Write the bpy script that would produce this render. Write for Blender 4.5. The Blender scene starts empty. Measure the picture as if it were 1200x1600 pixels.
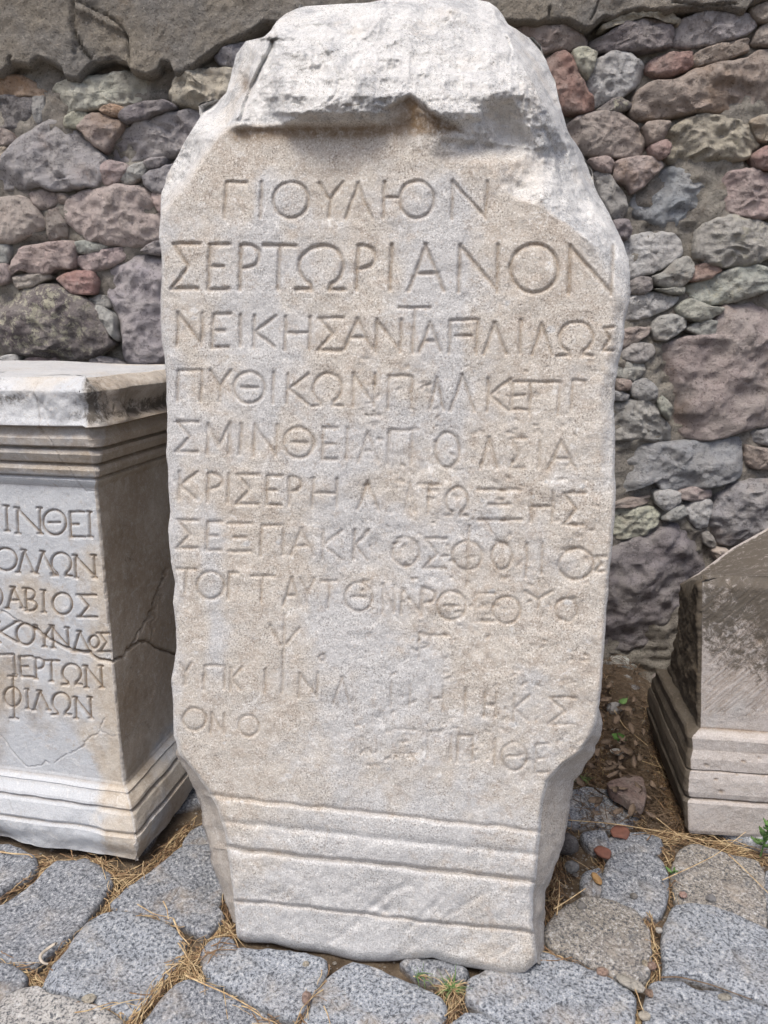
import bpy, math, random
import numpy as np
from mathutils import Vector

SC = bpy.context.scene
R = math.radians
# ---------------------------------------------------------------- camera, sky, sun, exposure
HC, PITCH, FPX = 1.25, R(14.0), 1164.0
cam_d = bpy.data.cameras.new('camera')
cam_d.sensor_fit = 'VERTICAL'; cam_d.sensor_height = 36.0; cam_d.lens = FPX / 1600 * 36.0
cam_d.clip_start = 0.02; cam_d.clip_end = 200
cam = bpy.data.objects.new('camera', cam_d); SC.collection.objects.link(cam)
cam.location = (0, 0, HC); cam.rotation_euler = (math.pi / 2 - PITCH, 0, 0)
SC.camera = cam
SC.render.resolution_x, SC.render.resolution_y = 768, 1024

SUN_EL, SUN_AZ = R(62), R(-24)          # azimuth of the sun seen from the scene: 0 = behind the camera, + = right
w = bpy.data.worlds.new('World'); SC.world = w; w.use_nodes = True
nt = w.node_tree; bg = nt.nodes['Background']
sky = nt.nodes.new('ShaderNodeTexSky'); sky.sky_type = 'NISHITA'; sky.sun_disc = False
sky.sun_elevation = SUN_EL; sky.sun_rotation = math.pi - SUN_AZ
sky.dust_density = 4.0; sky.ozone_density = 0.6; sky.air_density = 0.8
nt.links.new(sky.outputs[0], bg.inputs[0]); bg.inputs[1].default_value = 0.11
sun_d = bpy.data.lights.new('sun', 'SUN'); sun_d.energy = 1.5; sun_d.angle = R(18); sun_d.color = (1, .95, .87)
sun = bpy.data.objects.new('sun', sun_d); SC.collection.objects.link(sun)
_v = Vector((math.sin(SUN_AZ) * math.cos(SUN_EL), -math.cos(SUN_AZ) * math.cos(SUN_EL), math.sin(SUN_EL)))
sun.rotation_euler = _v.to_track_quat('Z', 'Y').to_euler(); sun.location = (0, -3, 6)
SC.view_settings.view_transform = 'Standard'; SC.view_settings.look = 'None'
SC.view_settings.gamma = 1; SC.view_settings.use_curve_mapping = False
SC.view_settings.exposure = 0.70

# ---------------------------------------------------------------- helpers: rays, noise, meshes
CP, SP = math.cos(PITCH), math.sin(PITCH)
def ray(px, py):
    """unit-depth ray directions for photograph pixels (1200 x 1600)"""
    a = (np.asarray(px, float) - 600) / FPX; b = -(np.asarray(py, float) - 800) / FPX
    # camera axes in world: right (1,0,0), up (0,SP,CP), forward (0,CP,-SP)
    return np.stack([a, b * SP + CP, b * CP - SP], -1)
CAM = np.array([0, 0, HC])
def hit(px, py, p0, n, off=0.0):
    d = ray(px, py); n = np.asarray(n, float)
    t = (np.dot(np.asarray(p0, float) - CAM, n) + off) / (d @ n)
    return CAM + d * np.asarray(t)[..., None]
def ground(px, py, z=0.0): return hit(px, py, (0, 0, z), (0, 0, 1))
def on_wall(px, py, y): return hit(px, py, (0, y, 0), (0, -1, 0))
def project(P):
    Q = P - CAM; dep = Q[..., 1] * CP - Q[..., 2] * SP; up = Q[..., 1] * SP + Q[..., 2] * CP
    return 600 + FPX * Q[..., 0] / dep, 800 - FPX * up / dep

def _h(ix, iy, iz, s):
    h = (ix * 374761393 + iy * 668265263 + iz * 2147483647 + s * 974634777) & 0xffffffff
    h = ((h ^ (h >> 13)) * 1274126177) & 0xffffffff
    h = ((h ^ (h >> 16)) * 2246822519) & 0xffffffff
    return ((h ^ (h >> 15)) & 0xffffff) / float(0xffffff)
def vnoise(P, s=0):
    i = np.floor(P).astype(np.int64); f = P - i; f = f * f * f * (f * (f * 6 - 15) + 10)
    x, y, z = i[..., 0], i[..., 1], i[..., 2]; fx, fy, fz = f[..., 0], f[..., 1], f[..., 2]
    def L(a, b, t): return a + (b - a) * t
    c = lambda dx, dy, dz: _h(x + dx, y + dy, z + dz, s)
    return L(L(L(c(0,0,0), c(1,0,0), fx), L(c(0,1,0), c(1,1,0), fx), fy),
             L(L(c(0,0,1), c(1,0,1), fx), L(c(0,1,1), c(1,1,1), fx), fy), fz) * 2 - 1
def fbm(P, sc, octv=4, s=0, rough=.5):
    r = 0; a = 1; t = 0; Q = np.asarray(P, float) * sc
    for k in range(octv):
        r = r + a * vnoise(Q + 17.3 * k, s + k); t += a; a *= rough; Q = Q * 2.03
    return r / t
def ridge(P, sc, octv=4, s=0, rough=.5):
    r = 0; a = 1; t = 0; Q = np.asarray(P, float) * sc
    for k in range(octv):
        r = r + a * (.5 - 2 * np.abs(vnoise(Q + 11.1 * k, s + k))); t += a; a *= rough; Q = Q * 2.1
    return r / t
def worley(P, sc, s=0):
    """F1 distance to jittered cells plus a random tilt value per cell"""
    Q = np.asarray(P, float) * sc; i = np.floor(Q).astype(np.int64)
    best = np.full(Q.shape[:-1], 9.0); val = np.zeros_like(best)
    for dx in (-1, 0, 1):
        for dy in (-1, 0, 1):
            for dz in (-1, 0, 1):
                c = i + (dx, dy, dz); a, b, e = c[..., 0], c[..., 1], c[..., 2]
                o = np.stack([_h(a, b, e, s), _h(a, b, e, s + 1), _h(a, b, e, s + 2)], -1)
                v = Q - (c + o); d = (v ** 2).sum(-1)
                tl = v[..., 0] * (_h(a, b, e, s + 3) - .5) + v[..., 1] * (_h(a, b, e, s + 4) - .5) + v[..., 2] * (_h(a, b, e, s + 5) - .5) + (_h(a, b, e, s + 6) - .5) * .6
                m = d < best; best = np.where(m, d, best); val = np.where(m, tl, val)
    return np.sqrt(best), val
def sst(a, b, x):
    t = np.clip((np.asarray(x, float) - a) / (b - a), 0, 1); return t * t * (3 - 2 * t)
def smin(a, b, k): h = np.clip(.5 + .5 * (b - a) / k, 0, 1); return b + (a - b) * h - k * h * (1 - h)
def interp(pts, v): pts = sorted(pts); return np.interp(v, [p[0] for p in pts], [p[1] for p in pts])

def link(o, parent=None):
    SC.collection.objects.link(o)
    if parent: o.parent = parent
    return o
def tag(o, label=None, cat=None, group=None, kind=None):
    for k, v in (('label', label), ('category', cat), ('group', group), ('kind', kind)):
        if v: o[k] = v
    return o
def empty(name, loc=(0, 0, 0)):
    o = bpy.data.objects.new(name, None); o.location = loc; o.empty_display_size = .1; return link(o)
def np_mesh(name, V, F, smooth=True):
    """F: (n,3) or (n,4) int array, or list of such arrays"""
    Fs = F if isinstance(F, list) else [F]
    Fs = [f for f in Fs if len(f)]
    me = bpy.data.meshes.new(name)
    nl = sum(f.size for f in Fs); nf = sum(len(f) for f in Fs)
    me.vertices.add(len(V)); me.vertices.foreach_set('co', np.asarray(V, np.float32).ravel())
    me.loops.add(nl); me.polygons.add(nf)
    me.loops.foreach_set('vertex_index', np.concatenate([f.ravel() for f in Fs]).astype(np.int32))
    tot = np.concatenate([np.full(len(f), f.shape[1]) for f in Fs]); st = np.concatenate([[0], np.cumsum(tot)[:-1]])
    me.polygons.foreach_set('loop_start', st.astype(np.int32)); me.polygons.foreach_set('loop_total', tot.astype(np.int32))
    me.polygons.foreach_set('use_smooth', np.full(nf, smooth))
    me.update(calc_edges=True); me.validate()
    return me
def obj(name, me, mat, parent=None):
    o = bpy.data.objects.new(name, me)
    if mat: me.materials.append(mat)
    return link(o, parent)
def quads(nr, nc, closed=False, base=0, flip=False):
    i = np.arange(nr - 1)[:, None]; j = np.arange(nc if closed else nc - 1)[None, :]; j2 = (j + 1) % nc
    q = np.stack([i * nc + j, i * nc + j2, (i + 1) * nc + j2, (i + 1) * nc + j], -1).reshape(-1, 4) + base
    return q[:, ::-1] if flip else q
def vnormals(V, F):
    N = np.zeros_like(V)
    a, b, c = V[F[:, 0]], V[F[:, 1]], V[F[:, 2]]
    n = np.cross(c - a, (V[F[:, 3]] - b) if F.shape[1] == 4 else (b - a))
    for k in range(F.shape[1]): np.add.at(N, F[:, k], n)
    return N / (np.linalg.norm(N, axis=1, keepdims=True) + 1e-12)
def split_parts(names, V, F, cls, attrs, mat, parent, origin):
    """one continuous carved surface, cut along class lines into named parts that keep shared normals"""
    N = -vnormals(V, F)
    ctr = V.mean(0)
    if ((V - ctr) * N).sum() < 0: N = -N; F = F
    e = np.cross(V[F[:, 2]] - V[F[:, 0]], V[F[:, 3]] - V[F[:, 1]])
    if (e * N[F[:, 0]]).sum() < 0: F = F[:, ::-1]
    out = []
    for k, nm in enumerate(names):
        f = F[cls == k]; idx, inv = np.unique(f.ravel(), return_inverse=True)
        me = np_mesh(nm, V[idx] - origin, inv.reshape(-1, 4))
        for an, av in attrs.items():
            me.attributes.new(an, 'FLOAT', 'POINT').data.foreach_set('value', av[idx].astype(np.float32))
        me.normals_split_custom_set_from_vertices(N[idx].tolist())
        out.append(obj(nm, me, mat, parent))
    return out

# ---------------------------------------------------------------- materials
class NB:
    def __init__(s, name):
        s.m = bpy.data.materials.new(name); s.m.use_nodes = True; s.t = s.m.node_tree
        s.b = s.t.nodes['Principled BSDF']; s.b.inputs['Roughness'].default_value = .9
        s.b.inputs['Specular IOR Level'].default_value = .25
        s.tc = s.t.nodes.new('ShaderNodeTexCoord').outputs['Object']; s.tc_alt = None
    def set(s, inp, v):
        if hasattr(v, 'is_output') or isinstance(v, bpy.types.NodeSocket): s.t.links.new(v, inp)
        else:
            if isinstance(v, (tuple, list)) and len(v) == 3 and inp.type == 'RGBA': v = (*v, 1)
            inp.default_value = v
    def noise(s, sc, det=4, ro=.55, dist=0, vec=None):
        n = s.t.nodes.new('ShaderNodeTexNoise'); n.inputs['Scale'].default_value = sc
        n.inputs['Detail'].default_value = det; n.inputs['Roughness'].default_value = ro; n.inputs['Distortion'].default_value = dist
        s.set(n.inputs['Vector'], vec or s.tc); return n.outputs['Fac']
    def vor(s, sc, feat='F1', out='Distance', vec=None, rnd=1):
        n = s.t.nodes.new('ShaderNodeTexVoronoi'); n.feature = feat; n.inputs['Scale'].default_value = sc
        n.inputs['Randomness'].default_value = rnd
        s.set(n.inputs['Vector'], vec or s.tc); return n.outputs[out]
    def ramp(s, v, a, b, lo=0., hi=1., smooth=True):
        n = s.t.nodes.new('ShaderNodeMapRange'); n.interpolation_type = 'SMOOTHSTEP' if smooth else 'LINEAR'
        for k, x in zip(('Value', 'From Min', 'From Max', 'To Min', 'To Max'), (v, a, b, lo, hi)): s.set(n.inputs[k], x)
        return n.outputs[0]
    def math(s, op, a, b=0.5):
        n = s.t.nodes.new('ShaderNodeMath'); n.operation = op; s.set(n.inputs[0], a); s.set(n.inputs[1], b); return n.outputs[0]
    def mix(s, f, a, b, mode='MIX'):
        n = s.t.nodes.new('ShaderNodeMix'); n.data_type = 'RGBA'; n.blend_type = mode
        s.set(n.inputs[0], f); s.set(n.inputs[6], a); s.set(n.inputs[7], b); return n.outputs[2]
    def attr(s, name):
        n = s.t.nodes.new('ShaderNodeAttribute'); n.attribute_name = name; return n.outputs['Fac']
    def oinfo(s, out):
        n = s.t.nodes.new('ShaderNodeObjectInfo'); return n.outputs[out]
    def scalevec(s, v, sc):
        n = s.t.nodes.new('ShaderNodeVectorMath'); n.operation = 'MULTIPLY'; s.set(n.inputs[0], v); n.inputs[1].default_value = sc; return n.outputs[0]
    def bump(s, h, dist, strength=1, prev=None):
        n = s.t.nodes.new('ShaderNodeBump'); n.inputs['Distance'].default_value = dist; n.inputs['Strength'].default_value = strength
        s.set(n.inputs['Height'], h)
        if prev: s.set(n.inputs['Normal'], prev)
        return n.outputs[0]
    def done(s, col, nrm=None, rough=None):
        s.set(s.b.inputs['Base Color'], col)
        if nrm: s.set(s.b.inputs['Normal'], nrm)
        if rough is not None: s.set(s.b.inputs['Roughness'], rough)
        return s.m

def marble(name, clean, beige, brown, pale, dark, speck=.5, bumpy=1.):
    b = NB(name)
    dirt_shade, fresh, tone, lich = b.attr('dirt_shade'), b.attr('fresh'), b.attr('tone'), b.attr('lichen')
    n1 = b.noise(5, 5, .6); n2 = b.noise(22, 5, .65); n3 = b.noise(1.9, 3)
    grain = b.noise(330, 3, .75); grain2 = b.noise(150, 3, .7)
    t = b.math('ADD', b.math('ADD', b.math('MULTIPLY', n1, .9), b.math('MULTIPLY', n2, .5)), b.math('SUBTRACT', tone, .70))
    c = b.mix(b.ramp(t, .28, .72), clean, beige)
    c = b.mix(b.ramp(b.math('ADD', b.noise(38, 4, .7), b.math('MULTIPLY', tone, .22)), .60, .80, 0, .42), c, brown)
    c = b.mix(b.ramp(b.noise(60, 4, .8), .60, .72, 0, .55), c, pale)
    # fresh broken crystalline marble
    fr = b.mix(b.ramp(b.noise(14, 6, .75, .4), .42, .68), pale, (.52, .53, .54))
    fr = b.mix(b.ramp(b.noise(9, 4, .6), .54, .74, 0, .45), fr, (.72, .63, .52))
    c = b.mix(fresh, c, fr)
    # scuffed pale patches, brown freckles and pitting, all of uneven strength
    c = b.mix(b.ramp(b.noise(31, 6, .8, .8), .57, .66, 0, .6), c, pale)
    c = b.mix(b.math('MULTIPLY', b.ramp(b.noise(85, 5, .85), .57, .66, 0, .7), b.ramp(b.noise(7, 3, .6), .42, .62)), c, brown)
    # dark and light crystal grains
    c = b.mix(b.math('MULTIPLY', b.ramp(grain, .50, .66, 0, speck), b.ramp(b.noise(11, 4, .7), .35, .65, .35, 1)), c, dark)
    c = b.mix(b.ramp(grain, .32, .47, .6 * speck + .25, 0), c, pale)
    c = b.mix(b.ramp(grain2, .56, .72, 0, .35 * speck), c, brown)
    # dirt lodged in cuts and under ledges; also shade painted on one altar side
    c = b.mix(b.math('MULTIPLY', dirt_shade, b.ramp(b.noise(70, 4, .7), .25, .62, .40, 1)), c, (.20, .135, .075))
    # black lichen film
    lm = b.ramp(b.math('ADD', b.noise(55, 6, .8, .6), b.math('MULTIPLY', lich, .55)), .66, .88)
    lm = b.math('MULTIPLY', lm, b.ramp(lich, 0., .12))
    c = b.mix(b.math('MULTIPLY', lm, .88), c, (.085, .072, .055))
    h = b.math('ADD', b.math('MULTIPLY', grain, .5), b.math('MULTIPLY', b.noise(90, 5, .7), 1.))
    nr = b.bump(h, .0022 * bumpy, .8)
    nr = b.bump(b.noise(48, 5, .75), .0045 * bumpy, .6, nr)
    frb = b.bump(b.math('MULTIPLY', b.math('SUBTRACT', b.noise(60, 6, .75, 1.2), .5), fresh), .012, .75, nr)
    return b.done(c, frb, .82)

M_STELE = marble('stele_marble', (.535, .535, .535), (.565, .525, .47), (.39, .315, .25), (.85, .845, .825), (.12, .105, .09), .78)
M_ALTAR = marble('white_altar_marble', (.52, .545, .575), (.55, .50, .43), (.36, .28, .20), (.74, .735, .72), (.22, .20, .18), .32, .9)
M_PINK = marble('pinkish_altar_marble', (.45, .445, .44), (.48, .44, .415), (.33, .28, .24), (.66, .65, .635), (.17, .15, .135), .50, 1.)

def rubble():
    b = NB('rubble_stone')
    base = b.oinfo('Color'); rnd = b.oinfo('Random')
    off = b.t.nodes.new('ShaderNodeVectorMath'); off.operation = 'ADD'; b.set(off.inputs[0], b.tc)
    cmb = b.t.nodes.new('ShaderNodeCombineXYZ'); b.set(cmb.inputs[0], b.math('MULTIPLY', rnd, 37.)); b.set(cmb.inputs[1], b.math('MULTIPLY', rnd, 91.))
    b.set(off.inputs[1], cmb.outputs[0]); b.tc = off.outputs[0]
    n1 = b.noise(9, 5, .6); n2 = b.noise(40, 5, .7); gr = b.noise(160, 3, .8)
    c = b.mix(b.ramp(n1, .34, .66, 0, .75), base, b.mix(.5, base, (.50, .47, .43)))
    c = b.mix(b.ramp(n2, .50, .66, 0, .6), c, b.mix(.65, base, (.045, .038, .036)))
    c = b.mix(b.ramp(n2, .30, .44, .55, 0), c, b.mix(.45, base, (.62, .58, .54)))
    # pits and crystals
    c = b.mix(b.ramp(gr, .58, .70, 0, .62), c, (.05, .043, .04))
    c = b.mix(b.ramp(gr, .28, .40, .6, 0), c, (.55, .52, .48))
    # rusty or earthy blotches, differing from stone to stone
    c = b.mix(b.math('MULTIPLY', b.ramp(b.noise(6, 4, .6), .52, .72, 0, .5), b.ramp(rnd, .25, .8)), c, (.30, .19, .11))
    # pale lichen crust where the stone carries it
    ob = b.t.nodes.new('ShaderNodeAttribute'); ob.attribute_type = 'OBJECT'; ob.attribute_name = 'crust'
    lm = b.math('MULTIPLY', b.ramp(b.noise(34, 6, .8, .4), .50, .58), b.math('MULTIPLY', ob.outputs['Fac'], b.ramp(b.noise(7, 3), .38, .56)))
    c = b.mix(lm, c, (.50, .48, .38))
    nr = b.bump(b.noise(38, 6, .75, .5), .016, .8)
    nr = b.bump(b.math('ADD', gr, b.noise(95, 5, .8)), .008, .9, nr)
    return b.done(c, nr, .93)
M_RUBBLE = rubble()

def granite():
    b = NB('grey_granite'); base = b.oinfo('Color'); rnd = b.oinfo('Random')
    gr = b.noise(150, 3, .78); gr2 = b.noise(260, 2, .7)
    c = b.mix(b.ramp(b.noise(7, 3), .35, .65, 0, .5), base, b.mix(.5, base, (.30, .31, .33)))
    c = b.mix(b.ramp(gr, .50, .61, 0, .90), c, (.05, .057, .07))
    c = b.mix(b.ramp(gr, .34, .46, .80, 0), c, (.55, .56, .57))
    c = b.mix(b.ramp(b.noise(24, 5, .75), .50, .70, 0, .55), c, (.13, .135, .14))
    c = b.mix(b.ramp(b.noise(13, 4, .7, .4), .56, .72, 0, .45), c, (.52, .50, .46))
    c = b.mix(b.ramp(gr2, .56, .66, 0, .5), c, (.11, .12, .14))
    # trodden-in earth
    e = b.math('MULTIPLY', b.ramp(b.noise(8, 5, .7), .48, .74, 0, .75), b.ramp(rnd, .1, .9, .25, 1))
    c = b.mix(e, c, (.31, .25, .185))
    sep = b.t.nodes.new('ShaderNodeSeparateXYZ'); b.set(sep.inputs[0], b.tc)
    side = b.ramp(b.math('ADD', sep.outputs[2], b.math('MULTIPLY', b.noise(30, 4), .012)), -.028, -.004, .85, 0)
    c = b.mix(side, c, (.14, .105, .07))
    nr = b.bump(b.noise(28, 5, .65), .010, .6)
    nr = b.bump(gr, .003, .8, nr)
    return b.done(c, nr, .82)
M_GRANITE = granite()

def soil():
    b = NB('dry_soil')
    c = b.mix(b.ramp(b.noise(20, 5, .7), .35, .65), (.13, .095, .065), (.24, .185, .13))
    c = b.mix(b.ramp(b.noise(150, 4, .8), .55, .70, 0, .8), c, (.36, .30, .22))
    c = b.mix(b.ramp(b.noise(120, 4, .8), .32, .42, .8, 0), c, (.045, .035, .028))
    nr = b.bump(b.noise(60, 6, .8), .02, .9); return b.done(c, nr, .95)
M_SOIL = soil()
def mortar(name, a, c2, dk, bd=.02):
    b = NB(name)
    c = b.mix(b.ramp(b.noise(4.5, 5, .65), .36, .64), a, c2)
    c = b.mix(b.ramp(b.noise(130, 4, .8), .52, .66, 0, .75), c, dk)
    c = b.mix(b.ramp(b.noise(110, 4, .8), .32, .43, .65, 0), c, (.52, .49, .43))
    c = b.mix(b.ramp(b.noise(13, 5, .7), .56, .74, 0, .6), c, (.14, .105, .07))
    nr = b.bump(b.noise(30, 6, .75), bd, .8); nr = b.bump(b.noise(170, 3, .8), .005, .8, nr)
    return b.done(c, nr, .95)
M_MORTAR = mortar('grey_mortar', (.33, .31, .27), (.25, .23, .205), (.09, .08, .07))
M_RENDER = mortar('old_cement_render', (.29, .26, .215), (.23, .22, .205), (.08, .07, .06), .028)

def flat(name, a, b2, sc=30, rough=.85, trans=0):
    b = NB(name); c = b.mix(b.ramp(b.noise(sc, 4, .6), .35, .65), a, b2)
    rnd = b.oinfo('Random')
    c = b.mix(b.ramp(rnd, 0, 1, 0, .35, False), c, b.mix(.5, a, (.09, .07, .05)))
    return b.done(c, b.bump(b.noise(sc * 6, 3), .0008, .6), rough)
M_STRAW = flat('dry_straw', (.66, .52, .31), (.36, .23, .12), 55)
M_STRAW2 = flat('brown_dry_grass', (.36, .23, .13), (.14, .09, .055), 55)
M_LEAF = flat('dead_leaf', (.20, .15, .11), (.10, .075, .06), 60)
M_LEAFG = flat('green_leaf', (.055, .14, .03), (.09, .19, .05), 60, .6)
M_WEED = flat('weed_green', (.10, .20, .06), (.17, .28, .10), 50, .65)
M_TERRA = flat('terracotta', (.25, .11, .08), (.17, .08, .06), 40)
M_SHELL = flat('pale_husk', (.56, .50, .42), (.42, .37, .30), 40)
M_TWIG = flat('twig_bark', (.13, .09, .06), (.22, .16, .11), 90)
M_NUT = flat('tan_husk', (.42, .27, .13), (.30, .18, .08), 40)

# ---------------------------------------------------------------- lettering as chisel strokes
def arc(cx, cy, rx, ry, a0, a1, n=14):
    t = np.radians(np.linspace(a0, a1, n)); return [(cx + rx * math.cos(a), cy + ry * math.sin(a)) for a in t]
GL = {
 'Γ': [[(0,1),(.05,0),(1,0)]], 'Ι': [[(.5,0),(.5,1)]], 'Ο': [arc(.5,.5,.5,.5,0,360,20)],
 'Υ': [[(0,0),(.5,.5),(.5,1)],[(1,0),(.5,.5)]], 'Λ': [[(0,1),(.45,0)],[(.42,0),(1,1)]],
 'Ν': [[(0,1),(0,0)],[(0,.02),(1,.96)],[(1,1),(1,0)]],
 'Σ': [[(1,0),(0,0)],[(0,0),(.6,.5),(0,1)],[(0,1),(1,1)]], 'Ε': [[(1,0),(0,0),(0,1),(1,1)],[(0,.5),(.7,.5)]],
 'Ρ': [[(0,0),(0,1)],[(0,0)]+arc(.3,.26,.7,.26,-90,90,9)+[(0,.54)]], 'Τ': [[(0,0),(1,0)],[(.5,0),(.5,1)]],
 'Ω': [arc(.5,.46,.47,.46,118,422,20),[(0,1),(.30,.98)],[(.70,.98),(1,1)],[(.28,.87),(.32,1)],[(.72,.87),(.68,1)]],
 'Α': [[(0,1),(.45,0)],[(.42,0),(1,1)],[(.2,.62),(.8,.62)]], 'Κ': [[(0,0),(0,1)],[(1,0),(.06,.5),(1,1)]],
 'Η': [[(0,0),(0,1)],[(1,0),(1,1)],[(0,.5),(1,.5)]], 'Π': [[(0,1),(0,0),(1,0),(1,1)]],
 'Θ': [arc(.5,.5,.5,.5,0,360,20),[(.25,.5),(.75,.5)]], 'Μ': [[(0,1),(0,0),(.5,.75),(1,0),(1,1)]],
 'Ξ': [[(0,0),(1,0)],[(.25,.5),(.75,.5)],[(0,1),(1,1)]], 'Β': [[(0,0),(0,1)],[(0,0)]+arc(.3,.25,.55,.25,-90,90,7)+[(0,.5)]+arc(.3,.75,.7,.25,-90,90,7)+[(0,1)]],
 'Δ': [[(0,1),(.45,0)],[(.42,0),(1,1)],[(0,1),(1,1)]], 'Ψ': [[(.5,0),(.5,1)],[(0,.14),(.42,.40)],[(1,.18),(.58,.38)]],
 '-': [[(0,.5),(1,.5)]], '\\': [[(0,0),(1,1)]], '/': [[(1,0),(0,1)]],
}
def glyph(ch, x0, x1, y0, y1, slant=0.0, serif=False):
    out = []
    for pl in GL[ch]:
        out.append([(x0 + (x1 - x0) * a - slant * (b - .5) * (y1 - y0), y0 + (y1 - y0) * b + slant * 0) for a, b in pl])
    if serif:
        hh = (y1 - y0) * .09
        for pl in GL[ch]:
            for e in (pl[0], pl[-1]):
                if e[1] in (0, 1) and ch not in 'ΟΘΩ':
                    X = x0 + (x1 - x0) * e[0] - slant * (e[1] - .5) * (y1 - y0); Y = y0 + (y1 - y0) * e[1]
                    out.append([(X - hh, Y - hh * .12), (X + hh, Y + hh * .12)])
    return out
def carve(px, py, items):
    """items: (polyline, half-width px, depth); returns the depth of cut in photo-pixel space"""
    D = np.zeros(px.shape); fx, fy = px.ravel(), py.ravel(); d = D.ravel()
    order = np.argsort(fy, kind='stable'); sy = fy[order]
    for pl, wd, dep in items:
        for (x0, y0), (x1, y1) in zip(pl[:-1], pl[1:]):
            m = wd + 2
            lo = np.searchsorted(sy, min(y0, y1) - m); hi = np.searchsorted(sy, max(y0, y1) + m)
            k = order[lo:hi]; k = k[(fx[k] > min(x0, x1) - m) & (fx[k] < max(x0, x1) + m)]
            if not len(k): continue
            vx, vy = x1 - x0, y1 - y0; L = vx * vx + vy * vy + 1e-9
            t = np.clip(((fx[k] - x0) * vx + (fy[k] - y0) * vy) / L, 0, 1)
            q = np.hypot(fx[k] - x0 - t * vx, fy[k] - y0 - t * vy) / wd
            c = dep * np.clip(1 - q, 0, 1) ** .8
            d[k] = np.maximum(d[k], c)
    return d.reshape(px.shape)

# ---------------------------------------------------------------- tall inscribed stele
def build_stele():
    yaw, lean = R(9.7), R(5)
    n = np.array([-math.sin(yaw) * math.cos(lean), -math.cos(yaw) * math.cos(lean), math.sin(lean)])
    p0 = ground(610, 1498)
    NC, NR = 380, 780
    Lp = [(-12,482),(8,474),(22,446),(34,432),(48,424),(58,412),(64,384),(85,370),(120,362),(145,354),(156,343),(172,320),(200,301),(230,285),(270,264),(300,253),(330,250),(370,249),(410,253),(450,252),(500,250),(530,253),(560,257),(600,259),(640,262),(690,262),(720,261),(760,263),(800,266),(830,264),(860,267),(890,270),(910,274),(940,272),(1000,276),(1030,274),(1060,269),(1100,269),(1150,272),(1180,281),(1205,302),(1235,326),(1260,339),(1300,351),(1350,359),(1400,366),(1440,367),(1466,369),(1500,374),(1530,378)]
    Rp = [(-12,742),(3,764),(12,776),(25,785),(38,792),(46,806),(62,830),(75,842),(95,852),(130,867),(160,874),(190,884),(215,893),(240,908),(265,920),(290,930),(315,942),(340,955),(365,968),(385,977),(405,983),(430,986),(460,985),(500,978),(540,972),(570,966),(600,963),(640,960),(680,961),(720,962),(800,960),(850,957),(900,952),(950,948),(1000,945),(1050,942),(1100,938),(1130,932),(1150,924),(1175,906),(1195,880),(1220,856),(1250,848),(1300,843),(1350,838),(1400,834),(1440,832),(1480,836),(1505,840),(1530,838)]
    s = np.linspace(0, 1, NC); t = np.linspace(0, 1, NR)
    yt = np.interp(s, [0, .2, .35, .5, .65, .85, 1], [10, 6, 4, -5, -10, -7, 3])
    yb = np.interp(s, [0, .03, .12, .2, .3, .4, .5, .6, .65, .72, .8, .9, .96, 1], [1466, 1473, 1474, 1485, 1490, 1503, 1502, 1499, 1496, 1508, 1514, 1522, 1519, 1503])
    Y = yt[None] * (1 - t[:, None]) + yb[None] * t[:, None]
    Lx, Rx = interp(Lp, Y), interp(Rp, Y)
    X = Lx + (Rx - Lx) * s[None]
    # small jitter of the outline so edges read as chipped
    jj = np.stack([X * .03, Y * .03, X * 0], -1)
    edge = np.minimum(s, 1 - s)[None] * (Rx - Lx)
    X = X + fbm(jj, 1.0, 4, 5) * 3.0 * np.exp(-edge / 10)
    P3 = np.stack([X / 900, Y / 900, X * 0], -1)
    # ---- height of the face, metres, in front of the face plane
    def sdl(a, b):   # signed distance to line a->b, positive to the left of travel on the picture
        vx, vy = b[0] - a[0], b[1] - a[1]; L = math.hypot(vx, vy)
        return ((X - a[0]) * vy - (Y - a[1]) * vx) / L
    wob = fbm(P3, 9, 4, 3) * 14
    h = fbm(P3, 5, 3, 1) * .006 + fbm(P3, 40, 3, 2) * .0022
    # worn, spalled area in the lower two thirds
    worn = sst(560, 760, Y) * sst(1300, 1150, Y) * sst(330, 600, X)
    h += worn * (fbm(P3, 26, 4, 8, .6) * .0032)
    # cornice: proud mass above the ledge, then leaning away to the broken top
    yc = np.interp(X, [340, 420, 560, 620, 700, 760], [209, 206, 205, 200, 200, 190]) + fbm(P3, 28, 4, 17, .65) * 7 * sst(520, 620, X)
    cz = sst(0, 1, (yc - Y) / 18.0)
    side = sst(352, 372, X) * np.interp(X, [600, 700, 780, 860], [1, .75, .4, .15])
    corn = .017 * cz * side
    lip = .008 * sst(2, 10, (186 + wob * .25) - Y) * side * sst(420, 440, X) * sst(620, 570, X)
    h += corn + lip
    back = np.clip((150 + wob - Y) / 150, 0, 1.2); h -= .15 * back ** 1.35
    # swelling lobe left of centre
    lob = np.exp(-(((X - 470) / 75) ** 2 + ((Y - 115) / 70) ** 2)); h += .022 * lob
    seam = sst(14, -6, sdl((528, 160), (500, 75)) + wob * .4) * sst(60, 100, Y) * sst(190, 160, Y); h += 0.006 * seam
    # overhung wedge under the break
    wedge = carve(X, Y + wob * .4, [([(640, 168), (640, 178)], 46, 1)]) 
    tri = np.clip(np.minimum(np.minimum((X - 585 - wob) / 60 - 0, 1), (Y - (145 + np.abs(X - 640) * .62) - wob * .5) / 12), 0, 1) * sst(745, 725, X) * sst(214, 200, Y)
    h -= .013 * tri * cz * sst(580, 610, X) 
    # left chamfer (broken corner)
    d1 = sdl((250, 338), (365, 198)) * -1
    d1 = d1 if d1[NR // 2, NC // 2] < 0 else -d1
    hl = -.0016 * np.maximum(d1 + wob * .7, 0)
    d2 = -sdl((365, 198), (424, 48)); d2 = d2 if d2[NR // 2, NC // 2] < 0 else -d2
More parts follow.
